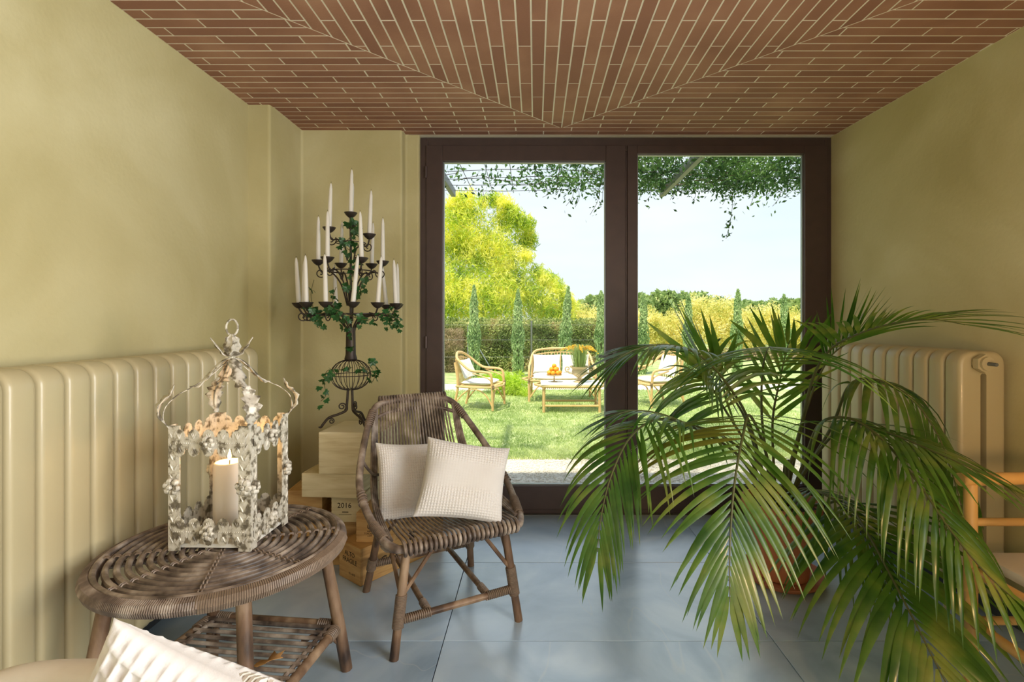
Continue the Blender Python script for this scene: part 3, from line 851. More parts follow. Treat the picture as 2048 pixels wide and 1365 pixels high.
for sx, sy in ((1, -1), (-1, -1), (1, 1), (-1, 1)):
    rosette((sx*(LW/2-.014), sy*(LD/2+.006), LH*.52), (0, sy, 0), (0, 0, 1), 1.7).build('rosette', M['lantern'], lt, **kw)
    rosette((sx*(LW/2+.006), sy*(LD/2-.014), LH*.50), (sx, 0, 0), (0, 0, 1), 1.4).build('rosette', M['lantern'], lt, **kw)
HUB = .535
def acanthus(path, side, w0, name='acanthus_leaf', nl=5):
    """lobed metal leaf following a path"""
    pts = catmull(path, 5); n = len(pts); mb = MB(); vs = []; side = Vector(side).normalized()
    for i, p in enumerate(pts):
        t = i/(n-1)
        w = w0*(math.sin(PI*min(1, t*.93+.05))**.8)*(1+.28*math.cos(2*PI*nl*t))
        tan = (pts[min(i+1, n-1)]-pts[max(i-1, 0)]).normalized(); nrm = side.cross(tan).normalized()
        for s_ in (-1, -.5, 0, .5, 1): vs.append(p+side*w*s_+nrm*(abs(s_)*w*.35)-tan*(0 if s_ == 0 else -abs(s_)*w*.35))
    fs = [(i*5+k, i*5+k+1, (i+1)*5+k+1, (i+1)*5+k) for i in range(n-1) for k in range(4)]
    mb.add(vs, fs); o = mb.build(name, M['lantern'], lt, **kw)
    sd = o.modifiers.new('thick', 'SOLIDIFY'); sd.thickness = .0018
    return o
for sx, sy in ((1, -1), (-1, -1), (1, 1), (-1, 1)):
    C0 = Vector((sx*LW/2, sy*LD/2, LH-.01)); D = Vector((sx*.74, sy*.67, 0)).normalized()
    side = Vector((-D.y, D.x, 0)); rad = math.hypot(LW/2, LD/2)
    def q(r, z): return D*r+Vector((0, 0, z))
    strap = catmull([q(rad, LH-.01), q(rad+.014, LH+.02), q(rad+.008, LH+.055), q(rad-.02, LH+.085), q(rad-.055, LH+.105), q(rad-.10, LH+.135), q(.028, HUB-.022), q(0, HUB)], 6)
    mb = MB(); vs = []; n = len(strap)
    for p in strap:
        for s_ in (-1, 1): vs.append(p+side*.0045*s_)
    mb.add(vs, [(2*i, 2*i+1, 2*i+3, 2*i+2) for i in range(n-1)]); o = mb.build('strap', M['lantern'], lt, **kw)
    sd = o.modifiers.new('thick', 'SOLIDIFY'); sd.thickness = .0022
    acanthus([q(rad+.003, LH+.0), q(rad+.020, LH+.03), q(rad+.018, LH+.06), q(rad-.004, LH+.085), q(rad-.012, LH+.112)], side, .021)
    acanthus([q(.004, HUB-.0), q(.03, HUB-.010), q(.062, HUB-.045), q(.085, HUB-.072), q(.105, HUB-.078)], side, .017, nl=4)
    acanthus([q(.004, HUB+.004), q(.020, HUB+.012), q(.036, HUB+.034), q(.056, HUB+.062)], side, .012, nl=3)
for k in range(4):
    a_ = PI/4+PI/2*k+PI/4; D = Vector((math.cos(a_), math.sin(a_), 0)); side = Vector((-D.y, D.x, 0))
    acanthus([D*.006+Vector((0, 0, HUB)), D*.012+Vector((0, 0, HUB+.025)), D*.006+Vector((0, 0, HUB+.055)), D*.004+Vector((0, 0, HUB+.072))], side, .012, nl=3)
MB().lathe((0, 0, HUB-.03), [(.001, 0), (.008, .006), (.012, .02), (.007, .032), (.010, .05), (.004, .075), (.001, .08)], 12).build('finial', M['lantern'], lt, **kw)
MB().tube([(.016*math.sin(2*PI*k/24), .003*math.sin(2*PI*k/24), HUB+.092-.024*math.cos(2*PI*k/24)) for k in range(24)], .0032, 7, closed=True).build('hanging_ring', M['lantern'], lt, **kw)
def pillar(name, label, loc, r, h, lit=True):
    t = thing(name, label, 'candle', loc)
    MB().lathe((0, 0, 0), [(r*.97, 0), (r, .004), (r, h-.01), (r*.96, h-.002), (r*.88, h), (r*.7, h-.006), (.001, h-.009)], 32).build('wax', M['wax'], t, **kw)
    MB().tube([(0, 0, h-.012), (.001, 0, h+.008)], .0015, 6).build('wick', M['wick'], t, **kw)
    MB().lathe((0, 0, h+.002), [(.0005, 0), (.0048, .008), (.0056, .014), (.0036, .026), (.0006, .040)], 12).build('flame', M['flame'], t, **kw)
    return t
pillar('pillar_candle', 'thick white pillar candle burning inside the lantern', (LC.x-.010, LC.y+.004, TZ+.018), .043, .205)
light('candle_light', 'POINT', (LC.x-.010, LC.y+.004, TZ+.018+.232), .9, (1, .55, .2), .012)

# ------------------------------------------------------------------ wine crates in the corner
def crate(label, corner, w, d, h, rz, z0, m='crate', joints=True, lid=None, group='wooden wine crates stacked in the corner'):
    """corner: front-left bottom corner (x,y); width runs along local x, depth along local y"""
    t = thing('wooden_crate', label, 'crate', (corner[0], corner[1], z0), rz, group)
    th = .010
    MB().bbox((w/2, th/2, h/2), (w, th, h-.001), .0012).build('front_board', M[m], t, smooth=False, **kw)
    MB().bbox((w/2, d-th/2, h/2), (w, th, h-.001), .0012).build('back_board', M[m], t, smooth=False, **kw)
    MB().bbox((th/2, d/2, h/2), (th, d-2*th-.0006, h-.001), .0012).build('side_board', M[m], t, smooth=False, **kw)
    MB().bbox((w-th/2, d/2, h/2), (th, d-2*th-.0006, h-.001), .0012).build('side_board', M[m], t, smooth=False, **kw)
    MB().bbox((w/2, d/2, h-.004), (w-2*th-.002, d-2*th-.002, .007), .001).build('lid', M[lid or m], t, smooth=False, **kw)
    if joints:      # finger joints at the front corners
        for xx, y_ in ((0, 0), (w, 0)):
            mb = MB(); nf = int(h/.016)
            for k in range(nf):
                mb.box((xx, .005, (k+.5)*h/nf), (.0012, .0105, h/nf*.48))
            mb.build('finger_joint', M['ink'] if False else M['crate2'], t, smooth=False, **kw)
    return t
def facemx(t, x, y, z, side='front'):
    base = WM[t.name]
    if side == 'front': Rm = Matrix(((1, 0, 0, x), (0, 0, -1, y), (0, 1, 0, z), (0, 0, 0, 1)))
    else: Rm = Matrix(((0, 0, 1, x), (1, 0, 0, y), (0, 1, 0, z), (0, 0, 0, 1)))
    if side == 'right': Rm = Matrix(((0, 0, 1, x), (1, 0, 0, y), (0, 1, 0, z), (0, 0, 0, 1)))
    return base @ Rm
# bottom right crate, short side towards the table, long printed side towards the chair
rzA = math.atan2(-.10, .13)       # its front (short) face runs from the left corner to the near corner
cA = crate('lowest right crate with fragile stamp, near corner towards the table', (-.895, 2.333), .166, .48, .165, rzA, 0, 'crate2')
text_mesh('ALTO\nFRAGILE', .030, M['ink'], cA, facemx(cA, .083, -.0004, .105))
text_mesh('12 x 0.75', .013, M['ink'], cA, facemx(cA, .10, -.0004, .035))
text_mesh("CASTELLO", .058, M['ink'], cA, facemx(cA, .1664, .235, .070, 'right'))
text_mesh("D'A", .058, M['ink'], cA, facemx(cA, .1664, .42, .070, 'right'))
mb = MB(); mb.box((.1662, .28, .128), (.0008, .030, .030)).box((.1662, .28, .146), (.0008, .042, .006)); mb.build('castle_emblem', M['ink'], cA, smooth=False, **kw)
cC = crate('small crate with a round seal print standing on the fragile-stamped crate', (-.806, 2.300), .17, .17, .135, R(-3), .1655, 'crate2')
mb = MB(); mb.tube([(.062+.011*math.cos(2*PI*k/20), -.0006, .072+.011*math.sin(2*PI*k/20)) for k in range(20)], .0012, 5, closed=True)
mb.box((.062, -.0006, .073), (.010, .001, .006)).box((.062, -.0006, .073), (.005, .001, .012)); mb.build('seal', M['ink'], cC, smooth=False, **kw)
text_mesh('VINO\nTOSCANO\n6 BT', .0105, M['ink'], cC, facemx(cC, .062, -.0004, .040))
cB = crate('lowest left crate, mostly hidden behind the table edge', (-1.27, 2.43), .36, .33, .108, 0, 0, 'crate2')
cD = crate('second crate up, directly under the crate marked 2016', (-1.17, 2.46), .335, .32, .106, 0, .109, 'crate2')
cE2 = crate('crate with the year 2016 printed on its front', (-.960, 2.405), .148, .33, .126, R(-2), .2155, 'crate')
text_mesh('2016', .034, M['ink'], cE2, facemx(cE2, .062, -.0004, .078))
mb = MB(); mb.box((.066, -.0004, .048), (.030, .0008, .004)); mb.box((.066, -.0004, .036), (.060, .0008, .0012)); mb.build('print_line', M['ink'], cE2, smooth=False, **kw)
cE3 = crate('plain crate left of the one marked 2016, same height', (-1.20, 2.47), .165, .32, .126, R(4), .2155, 'crate2')
cF = crate('wide flat pale crate, second from the top', (-1.089, 2.381), .262, .44, .112, R(-4), .342, 'crate')
cG = crate('tall pale crate at the top, the candelabra standing on its lid', (-1.003, 2.366), .29, .28, .194, R(-2), .4545, 'crate', lid='crate_lid')
crateTop = .4545+.194

# ------------------------------------------------------------------ candelabra
KX, KY = -.903, 2.50
kb = thing('candelabra', 'tall dark wrought iron candelabra with scroll feet and a wire cage, on the crates', 'candelabra', (KX, KY, crateTop))
Z0 = crateTop
def kz(py, Y=2.5): return EYE+(HY-py)*Y/F-Z0
def spiral(c, r0, r1, a0, turns, plane, n=18):
    """flat spiral in a vertical plane; plane = horizontal unit vector"""
    out = []
    for i in range(n+1):
        f = i/n; a_ = a0+turns*2*PI*f; r = r0+(r1-r0)*f
        out.append(Vector(c)+plane*(r*math.cos(a_))+Vector((0, 0, r*math.sin(a_))))
    return out
zc = kz(750); rc = .082
for k in range(3):
    a_ = R(200+120*k); D = Vector((math.cos(a_), math.sin(a_), 0))
    path = catmull([Vector((0, 0, zc-rc*.80))+D*.012, D*.018+Vector((0, 0, .105)), D*.022+Vector((0, 0, .078)), D*.055+Vector((0, 0, .062)), D*.098+Vector((0, 0, .048)), D*.122+Vector((0, 0, .022)), D*.135+Vector((0, 0, .004)), D*.146+Vector((0, 0, .006))], 6)
    MB().tube(path, [.0062]*(len(path)-8)+[.0058, .0055, .005, .0045, .004, .0036, .003, .0025], 7).build('scroll_foot', M['iron'], kb, **kw)
    c1 = D*.040+Vector((0, 0, .098))
    MB().tube([D*.020+Vector((0, 0, .080))]+spiral(c1, .020, .005, R(235), -1.5, D), .0032, 6).build('scroll', M['iron'], kb, **kw)
    c2 = D*.088+Vector((0, 0, .030))
    MB().tube([D*.105+Vector((0, 0, .043))]+spiral(c2, .014, .004, R(60), 1.4, D), .0028, 6).build('scroll', M['iron'], kb, **kw)
# wire cage
a = MB()
for k in range(22):
    th = 2*PI*k/22
    a.tube([((.012+ (rc-.0)*math.sin(PI*i/12)*1.0)*math.cos(th), (.012+rc*math.sin(PI*i/12))*math.sin(th), zc+rc*.90*math.cos(PI*i/12)) for i in range(13)], .0016, 5)
a.tube([((rc+.013)*math.cos(2*PI*i/32), (rc+.013)*math.sin(2*PI*i/32), zc) for i in range(32)], .0022, 5, closed=True)
a.build('wire_cage', M['iron'], kb, **kw)['kind'] = 'stuff'
# bundled neck, opening into arms
zn0, zn1 = zc+rc*.86, kz(655)
a = MB(); a.lathe((0, 0, 0), [(.024, zn0-.004), (.030, zn0+.008), (.024, zn0+.03), (.022, zn1-.02), (.026, zn1)], 16)
a.build('neck', M['iron'], kb, **kw)
MB().tube([(0, 0, zn1-.02), (0, 0, kz(430))], .006, 8).build('central_rod', M['iron'], kb, **kw)
z4, z3, z2, z1 = kz(612), kz(526), kz(470), kz(430)
tiers = []
th4 = [8, 40, 68, 97, 125, 152, 180, 232, 300, 327]
for th in th4: tiers.append((4, -th, .232, z4))
for th in (172, 112, 52, -8, -68, -128): tiers.append((3, -th, .152, z3))
for th, zz in ((160, kz(462)), (10, kz(474)), (250, kz(446))): tiers.append((2, -th, .098, zz))
tiers.append((1, 0, 0, z1))
def cup(t, c, r=.030):
    MB().lathe(c, [(.003, -.016), (.010, -.014), (r*.72, -.004), (r, .008), (r*1.03, .011), (r*.9, .009), (.013, -.001), (.011, .012), (.0105, .002), (.001, .001)], 18).build('drip_cup', M['iron'], t, **kw)
cups = []
for tier, th, rad, zz in tiers:
    a_ = R(th); D = Vector((math.cos(a_), math.sin(a_), 0)); c = D*rad+Vector((0, 0, zz)); cups.append((tier, th, c))
    if rad > 0:
        zlow = {4: zn1-.01, 3: z4+.0, 2: z3+.01}[tier]
        path = catmull([D*.016+Vector((0, 0, zlow)), D*(rad*.30)+Vector((0, 0, zlow+(zz-zlow)*.50)), D*(rad*.62)+Vector((0, 0, zz-.045)), D*(rad*.88)+Vector((0, 0, zz-.048)), D*rad+Vector((0, 0, zz-.014))], 6)
        arm = MB().tube(path, .0040, 6).build('arm', M['iron'], kb, **kw)
        sc_ = spiral(D*(rad*.93)+Vector((0, 0, zz-.052)), .026, .006, R(150), 1.35, D)
        MB().tube([D*(rad*.70)+Vector((0, 0, zz-.035))]+sc_, .0028, 6).build('scroll', M['iron'], arm, **kw)
    cup(kb, c)
for rad, zz in ((.175, z4-.040), (.112, z3-.042), (.07, z2-.04)):
    MB().tube([(rad*math.cos(2*PI*i/40), rad*math.sin(2*PI*i/40), zz) for i in range(40)], .0028, 6, closed=True).build('hoop', M['iron'], kb, **kw)
# taper candles, each its own thing
cm = None; hc = .222
words4 = ['at the far right of the bottom ring', 'second from the right at the front of the bottom ring', 'right of centre at the front of the bottom ring', 'left of centre at the front of the bottom ring',
          'front left of the bottom ring, leaning right', 'second from the left of the bottom ring', 'at the far left of the bottom ring', 'at the back left of the bottom ring', 'at the back right of the bottom ring, nearest the stem', 'at the back right of the bottom ring, farther out']
words3 = ['at the far left of the third ring', 'at the front left of the third ring', 'at the front right of the third ring', 'at the far right of the third ring', 'at the back right of the third ring', 'at the back left of the third ring']
words2 = ['on the left cup just below the top', 'on the right cup just below the top', 'behind the stem just below the top']
wl = ['white taper candle '+w for w in words4+words3+words2]+['white taper candle on the topmost cup of the candelabra']
rc_ = random.Random(11)
mec = None
for (tier, th, c), w in zip(cups, wl):
    base = Vector((KX, KY, Z0))+c+Vector((0, 0, .002))
    t = thing('taper_candle', w, 'candle', base, 0, 'white taper candles on the candelabra')
    if mec is None:
        o = MB().lathe((0, 0, 0), [(.0108, 0), (.0108, .02), (.0098, hc*.5), (.0075, hc*.88), (.0045, hc*.97), (.0008, hc)], 14).build('wax', M['wax'], t, **kw)
        o2 = MB().tube([(0, 0, hc-.004), (.0008, 0, hc+.007)], .0008, 5).build('wick', M['wick'], t, **kw); mec = (o.data, o2.data)
    else:
        for nm, me in zip(('wax', 'wick'), mec):
            o = bpy.data.objects.new(nm, me); link(o); o.parent = t
    tilt = rc_.uniform(-.05, .05)+(-.07 if tier == 4 and c.x > 0 else 0)+(.05 if tier == 4 and c.x < -.1 and th == -125 else 0)
    t.rotation_euler = (rc_.uniform(-.03, .03), tilt, rc_.uniform(0, 6))
# ivy garland twined through it
iv = thing('ivy_garland', 'green ivy garland twined around the iron candelabra', 'ivy', (KX, KY, crateTop))
rI = random.Random(3)
def leafmesh(name, s):
    L_ = [(0, 0), (.35, -.12), (.62, .05), (.42, .32), (.55, .60), (.22, .62), (0, 1.0), (-.22, .62), (-.55, .60), (-.42, .32), (-.62, .05), (-.35, -.12)]
    me = bpy.data.meshes.new(name)
    vs = [(x*s, y*s, -.22*s*abs(x)+.10*s*math.sin(3*y)) for x, y in L_]+[(0, .3*s, .03*s)]
    me.from_pydata(vs, [], [(i, (i+1) % 12, 12) for i in range(12)]); me.update(); me.materials.append(M['ivy'])
    return me
lms = [leafmesh('ivy_leaf', s) for s in (.022, .028, .036)]
def ivy_leaf(p, size=None):
    o = bpy.data.objects.new('ivy_leaf', lms[size if size is not None else rI.choice((0, 0, 1, 1, 2))]); link(o); o.parent = iv
    o.location = p; o.rotation_euler = (R(rI.uniform(-100, -20)), R(rI.uniform(-50, 50)), R(rI.uniform(-60, 60)))
def vine(pts, step=.022, spread=.022, big=None, stem=.0016):
    path = catmull(pts, 8)
    MB().tube(path, stem, 5).build('stem', M['ivy_stem'], iv, **kw)
    acc = 0
    for a_, b_ in zip(path[:-1], path[1:]):
        acc += (b_-a_).length
        while acc > step:
            acc -= step
            ivy_leaf(b_+Vector((rI.uniform(-1, 1), rI.uniform(-1, 0.3), rI.uniform(-1, 1)))*spread, big)
V3 = lambda px, py, dy=0: Vector(P(px, py, KY+dy))-Vector((KX, KY, Z0))
vine([V3(700, 440, -.03), V3(712, 455, -.06), V3(700, 475, -.08), V3(688, 490, -.05), V3(705, 505, -.06), V3(722, 520, -.05)], .010, .028)
vine([V3(722, 520, -.05), V3(708, 545, -.07), V3(700, 570, -.06), V3(715, 590, -.08), V3(728, 560, -.05)], .014, .026)
vine([V3(615, 620, -.05), V3(640, 628, -.2), V3(668, 618, -.22), V3(700, 632, -.2), V3(735, 640, -.22), V3(775, 628, -.15), V3(800, 645, -.1)], .013, .030)
vine([V3(780, 618, -.1), V3(790, 632, -.12), V3(795, 650, -.12), V3(778, 645, -.14)], .007, .028, 0)
vine([V3(628, 560, -.05), V3(622, 590, -.06), V3(630, 630, -.1), V3(640, 655, -.1)], .022, .02)
vine([V3(672, 575, -.1), V3(665, 600, -.15), V3(672, 625, -.18), V3(690, 640, -.12), V3(704, 668, -.05), V3(706, 700, -.04)], .018, .022)
vine([V3(706, 735, -.07), V3(680, 740, -.09), V3(655, 742, -.1), V3(648, 765, -.1), V3(652, 790, -.1), V3(642, 803, -.1)], .017, .018)
vine([V3(715, 730, -.09), V3(735, 740, -.11), V3(748, 722, -.1), V3(752, 745, -.11), V3(745, 765, -.1)], .020, .016, 2)

# ================================================================== PALM
PX, PY_ = 1.12, 2.32
pot = thing('potted_palm', 'large kentia palm with arching fronds in a terracotta pot, before the right door leaf', 'plant', (PX, PY_, 0))
PI_ = WM[pot.name].inverted()
MB().lathe((0, 0, 0), [(.15, .0), (.17, .012), (.185, .030), (.178, .030), (.165, .016), (.001, .012)], 28).build('saucer', M['terracotta'], pot, **kw)
MB().lathe((0, 0, 0), [(.105, .016), (.112, .02), (.150, .30), (.153, .305), (.166, .307), (.170, .352), (.158, .354), (.150, .335), (.148, .31), (.001, .305)], 32).build('pot', M['terracotta'], pot, **kw)
MB().lathe((0, 0, 0), [(.149, .318), (.12, .326), (.07, .330), (.001, .334)], 24).build('soil', M['soil'], pot, **kw)
rp = random.Random(21)
rest_leaf = MB()
def leaflet(mb, p0, d0, nrm, L_, w, droop, twist=0, segs=8):
    d = d0.normalized(); p = p0.copy(); vs = []
    st = L_/segs
    for i in range(segs+1):
        t = i/segs
        wd = w*.5*(min(1, .30+3.2*t) if t < .25 else 1)*(1-max(0, (t-.32)/.68)**1.5)
        n = (nrm-d*nrm.dot(d)); n = n.normalized() if n.length > 1e-3 else d.orthogonal().normalized()
        s = d.cross(n).normalized()
        if twist: s = (s*math.cos(twist*t)+n*math.sin(twist*t)).normalized()
        vs += [p-s*wd-n*wd*.28, p.copy(), p+s*wd-n*wd*.28]
        d = (d+Vector((0, 0, -1))*droop*(.35+t)*st*3.2).normalized()
        p = p+d*st
    fs = []
    for i in range(segs):
        a = i*3
        fs += [(a, a+1, a+4, a+3), (a+1, a+2, a+5, a+4)]
    mb.add(vs, fs)
def frond(ctrl, i0, n, L_, w=.024, a0=62, a1=18, droop=1.0, side=None, single=True, lenf=None, roll=0, dry=(), skip=0, foldn=0.0, stemfrom=True, lsym=(1, 1)):
    """ctrl: rachis points from the pot outwards; leaflets begin at ctrl[i0]"""
    c = [Vector(p) for p in ctrl]
    k = 8; path = catmull(c, k); s0 = i0*k
    m = len(path)
    rr_ = [.0075-(.0062*i/(m-1)) for i in range(m)]
    ra = MB().tube(path, rr_, 7).build('frond', M['rachis'], pot)
    # arc length param along leafy part
    acc = [0]
    for i in range(s0+1, m): acc.append(acc[-1]+(path[i]-path[i-1]).length)
    tot = acc[-1]
    for j in range(n):
        t = (j+.5)/n; s_ = t*tot
        i = 0
        while i < len(acc)-2 and acc[i+1] < s_: i += 1
        f = (s_-acc[i])/max(1e-6, acc[i+1]-acc[i])
        p = path[s0+i].lerp(path[s0+i+1], f)
        T = (path[min(s0+i+2, m-1)]-path[max(s0+i-1, 0)]).normalized()
        Sd = Vector(side) if side is not None else T.cross(Vector((0, 0, 1)))
        Sd = (Sd-T*Sd.dot(T)).normalized()
        N = Sd.cross(T).normalized()
        if roll:
            Sd, N = Sd*math.cos(roll)+N*math.sin(roll), N*math.cos(roll)-Sd*math.sin(roll)
        if N.z < 0 and side is None: N = -N
        ang_ = R(a0+(a1-a0)*t**1.1)
        ll = L_*(.62+.55*math.sin(PI*min(1, t*1.15+.08)) if lenf is None else lenf(t))
        if t > .8: ll *= 1-.9*(t-.8)
        for q_, sg in enumerate((-1, 1)):
            if lsym[q_] <= 0: continue
            an = ang_+R(rp.uniform(-5, 5))
            d = T*math.cos(an)+Sd*sg*math.sin(an)+N*foldn
            l2 = ll*rp.uniform(.90, 1.06)*lsym[q_]
            pp = p+Sd*sg*.004
            isdry = (j, sg) in dry
            if single:
                mb = MB(); leaflet(mb, pp, d, N, l2, w*rp.uniform(.85, 1.1), droop*rp.uniform(.8, 1.2), rp.uniform(-.25, .25))
                mb.build('leaflet', M['palm_dry'] if isdry else M['palm'], ra)
            else:
                leaflet(rest_leaf, pp, d, N, l2, w*rp.uniform(.85, 1.1), droop*rp.uniform(.8, 1.2), rp.uniform(-.25, .25), segs=6)
    return ra
def B_(dx=0, dy=0, z=.33): return Vector((PX+dx, PY_+dy, z))
# 1 the big front fan, hanging towards the camera in the middle
frond([B_(-.03, -.03), P(1530, 900, 2.25), P(1500, 832, 2.02), P(1486, 870, 1.84), P(1470, 960, 1.70), P(1462, 1050, 1.61), P(1459, 1135, 1.55), P(1460, 1205, 1.52)],
      2, 28, .50, .022, 80, 12, .85, side=(-1, 0, .0), dry=((5, 1), (6, 1), (7, 1), (8, 1)), lenf=lambda t: 1.08-.66*t)
# 2 right, curtain of hanging leaflets
frond([B_(.03, 0), P(1610, 920, 2.2), P(1640, 848, 2.02), P(1700, 838, 1.9), P(1765, 880, 1.76), P(1835, 965, 1.62), P(1900, 1060, 1.5), P(1965, 1140, 1.4), P(2030, 1200, 1.33)],
      2, 26, .42, .021, 62, 18, 2.1, lenf=lambda t: 1.05-.45*t)
# 3 lower right, long frond running down out of the picture
frond([B_(.04, -.04), P(1640, 1010, 2.18), P(1690, 1005, 2.0), P(1728, 1055, 1.83), P(1775, 1140, 1.66), P(1822, 1230, 1.53), P(1868, 1320, 1.43), P(1915, 1410, 1.35)],
      2, 23, .46, .029, 66, 20, .9, side=(-.95, -.1, -.25), lenf=lambda t: 1.05-.4*t)
# 4 left, hanging
frond([B_(-.05, 0), P(1480, 915, 2.25), P(1400, 862, 2.15), P(1325, 838, 2.0), P(1265, 870, 1.9), P(1225, 945, 1.83), P(1203, 1030, 1.79), P(1195, 1105, 1.77)],
      3, 21, .36, .019, 58, 12, 1.4, side=(-.9, .35, 0), lenf=lambda t: 1.1-.45*t)
# 5 top right spray over the radiator
frond([B_(.0, .02), P(1600, 860, 2.3), P(1625, 760, 2.15), P(1660, 700, 1.98), P(1725, 665, 1.82), P(1800, 645, 1.68), P(1870, 640, 1.58), P(1930, 650, 1.52)],
      3, 17, .34, .020, 50, 10, .55, lenf=lambda t: 1.0-.35*t, foldn=.15)
# 6 left spray
frond([B_(-.05, .0), P(1500, 850, 2.3), P(1455, 770, 2.15), P(1400, 712, 2.0), P(1335, 690, 1.88), P(1270, 700, 1.8), P(1222, 728, 1.75)],
      3, 18, .36, .018, 46, 8, .9, lenf=lambda t: 1.0-.35*t)
# 7 middle frond curving towards the camera at eye level
frond([B_(-.02, .04), P(1526, 860, 2.42), P(1523, 790, 2.38), P(1526, 735, 2.27), P(1533, 704, 2.08), P(1540, 694, 1.86), P(1546, 700, 1.68)],
      2, 17, .50, .019, 84, 55, .85, side=(-1, 0, 0), lenf=lambda t: .62+.42*t)
# 8.. further fronds, leaflets joined
frond([B_(.05, .05), P(1660, 860, 2.3), P(1700, 770, 2.15), P(1760, 762, 2.02), P(1825, 800, 1.93), P(1875, 870, 1.86), P(1905, 950, 1.80), P(1925, 1020, 1.76)],
      2, 22, .34, .026, 60, 18, 2.4, single=False)
frond([B_(-.05, .02), P(1500, 920, 2.3), P(1440, 870, 2.15), P(1380, 850, 2.05), P(1320, 828, 1.95), P(1262, 822, 1.88), P(1210, 840, 1.84)],
      2, 17, .30, .018, 55, 12, 1.2, single=False)
frond([B_(-.04, .03), P(1495, 850, 2.4), P(1455, 780, 2.36), P(1425, 745, 2.30), P(1400, 725, 2.22)],
      2, 9, .40, .030, 80, 40, -.12, side=(-.55, .0, .83), single=False, lsym=(1, 1))
frond([B_(.0, .05), P(1545, 850, 2.48), P(1560, 760, 2.52), P(1572, 705, 2.52), P(1580, 680, 2.5)],
      1, 9, .36, .026, 50, 16, .12, side=(1, 0, 0), single=False)
frond([B_(.04, .04), P(1610, 830, 2.4), P(1650, 730, 2.36), P(1690, 690, 2.3), P(1740, 670, 2.22)],
      2, 13, .30, .022, 40, 10, .1, single=False, foldn=.5)
frond([B_(.03, -.02), P(1600, 980, 2.2), P(1650, 990, 2.05), P(1700, 1030, 1.95), P(1745, 1100, 1.88), P(1775, 1170, 1.84)],
      1, 19, .32, .022, 62, 16, 1.6, single=False)
frond([B_(.02, .0), P(1640, 900, 2.2), P(1700, 850, 2.0), P(1780, 868, 1.8), P(1870, 905, 1.62), P(1960, 945, 1.5)],
      2, 15, .36, .018, 40, 10, .7, single=False)
frond([B_(-.02, -.04), P(1500, 900, 2.25), P(1450, 820, 2.2), P(1420, 770, 2.22), P(1400, 745, 2.24), P(1378, 740, 2.26)],
      2, 12, .34, .022, 80, 40, 1.8, side=(-.9, .1, .2), single=False)
# tall upright leaflets of the rear fronds standing above the crown
for bx, by, tx, ty, yy in ((1432, 745, 1362, 614, 2.3), (1440, 745, 1401, 613, 2.32), (1446, 748, 1419, 628, 2.3), (1450, 745, 1476, 660, 2.3), (1415, 742, 1290, 638, 2.25),
                           (1535, 700, 1458, 637, 2.36), (1556, 705, 1499, 612, 2.38), (1572, 712, 1542, 603, 2.4), (1590, 705, 1588, 634, 2.38), (1600, 712, 1634, 627, 2.36), (1612, 715, 1664, 624, 2.34), (1428, 750, 1340, 700, 2.3), (1425, 755, 1352, 745, 2.28)):
    a_, b_ = P(bx, by, yy), P(tx, ty, yy-.12); d_ = b_-a_
    leaflet(rest_leaf, a_, d_, Vector((.1, -1, .1)), d_.length, .034, .04, 0, segs=6)
rl = rest_leaf.build('foliage', M['palm'], pot); rl['kind'] = 'stuff'
for dx, dy in ((-.05, .0), (.05, .04), (.0, -.03), (-.03, .05), (.03, 0)):   # stalk bases
    MB().tube([B_(dx*.8, dy*.8, .30), B_(dx*1.0, dy*1.0, .42), B_(dx*1.2, dy*1.2, .52)], [.014, .011, .008], 8).build('stalk', M['rachis'], pot)

# ------------------------------------------------------------------ bamboo armchair at the right edge
bc = thing('bamboo_armchair', 'golden bamboo armchair with a pale seat, cut off at the right edge', 'chair', (1.55, 1.33, 0))
def Y_(x, y, z): return (x-1.55, y-1.33, z)
AXF, AXB = 1.345, 1.765
for yy, nm in ((1.575, 'far'), (1.08, 'near')):
    MB().tube([Y_(1.312, yy, .676), Y_(1.50, yy, .680), Y_(AXB+.02, yy, .686)], [.0205, .019, .0195], 14).build('armrest', M['bamboo_pole'], bc, **kw)
    leg = MB(); pts = [Y_(AXF, yy, .0), Y_(AXF, yy, .15), Y_(AXF, yy, .155), Y_(AXF, yy, .16), Y_(AXF, yy, .33), Y_(AXF, yy, .335), Y_(AXF, yy, .34), Y_(AXF, yy, .664)]
    leg.tube(pts, [.0185, .0185, .0205, .0185, .0185, .0205, .0185, .018], 12).build('leg', M['bamboo_pole'], bc, **kw)
    MB().tube([Y_(AXB, yy, 0), Y_(AXB-.005, yy, .45), Y_(AXB+.03, yy, .98)], .018, 12).build('leg', M['bamboo_pole'], bc, **kw)
    for zz in (.545, .24): MB().tube([Y_(AXF, yy, zz), Y_(AXB, yy, zz)], .0125, 10).build('rail', M['bamboo_pole'], bc, **kw)
for xx, zz in ((AXF, .40), (AXB, .40), (AXF, .24), (AXB+.03, .95), (AXB+.02, .72)):
    MB().tube([Y_(xx, 1.08, zz), Y_(xx, 1.575, zz)], .015, 10).build('rail', M['bamboo_pole'], bc, **kw)
for i in range(7):
    yy = 1.13+i*.065; MB().tube([Y_(AXB+.005, yy, .42), Y_(AXB+.03, yy, .95)], .008, 8).build('back_spindle', M['bamboo_pole'], bc, **kw)
MB().bbox(Y_(1.575, 1.328, .432), (.41, .52, .034), .012).build('seat', M['seat_cushion'], bc, **kw)

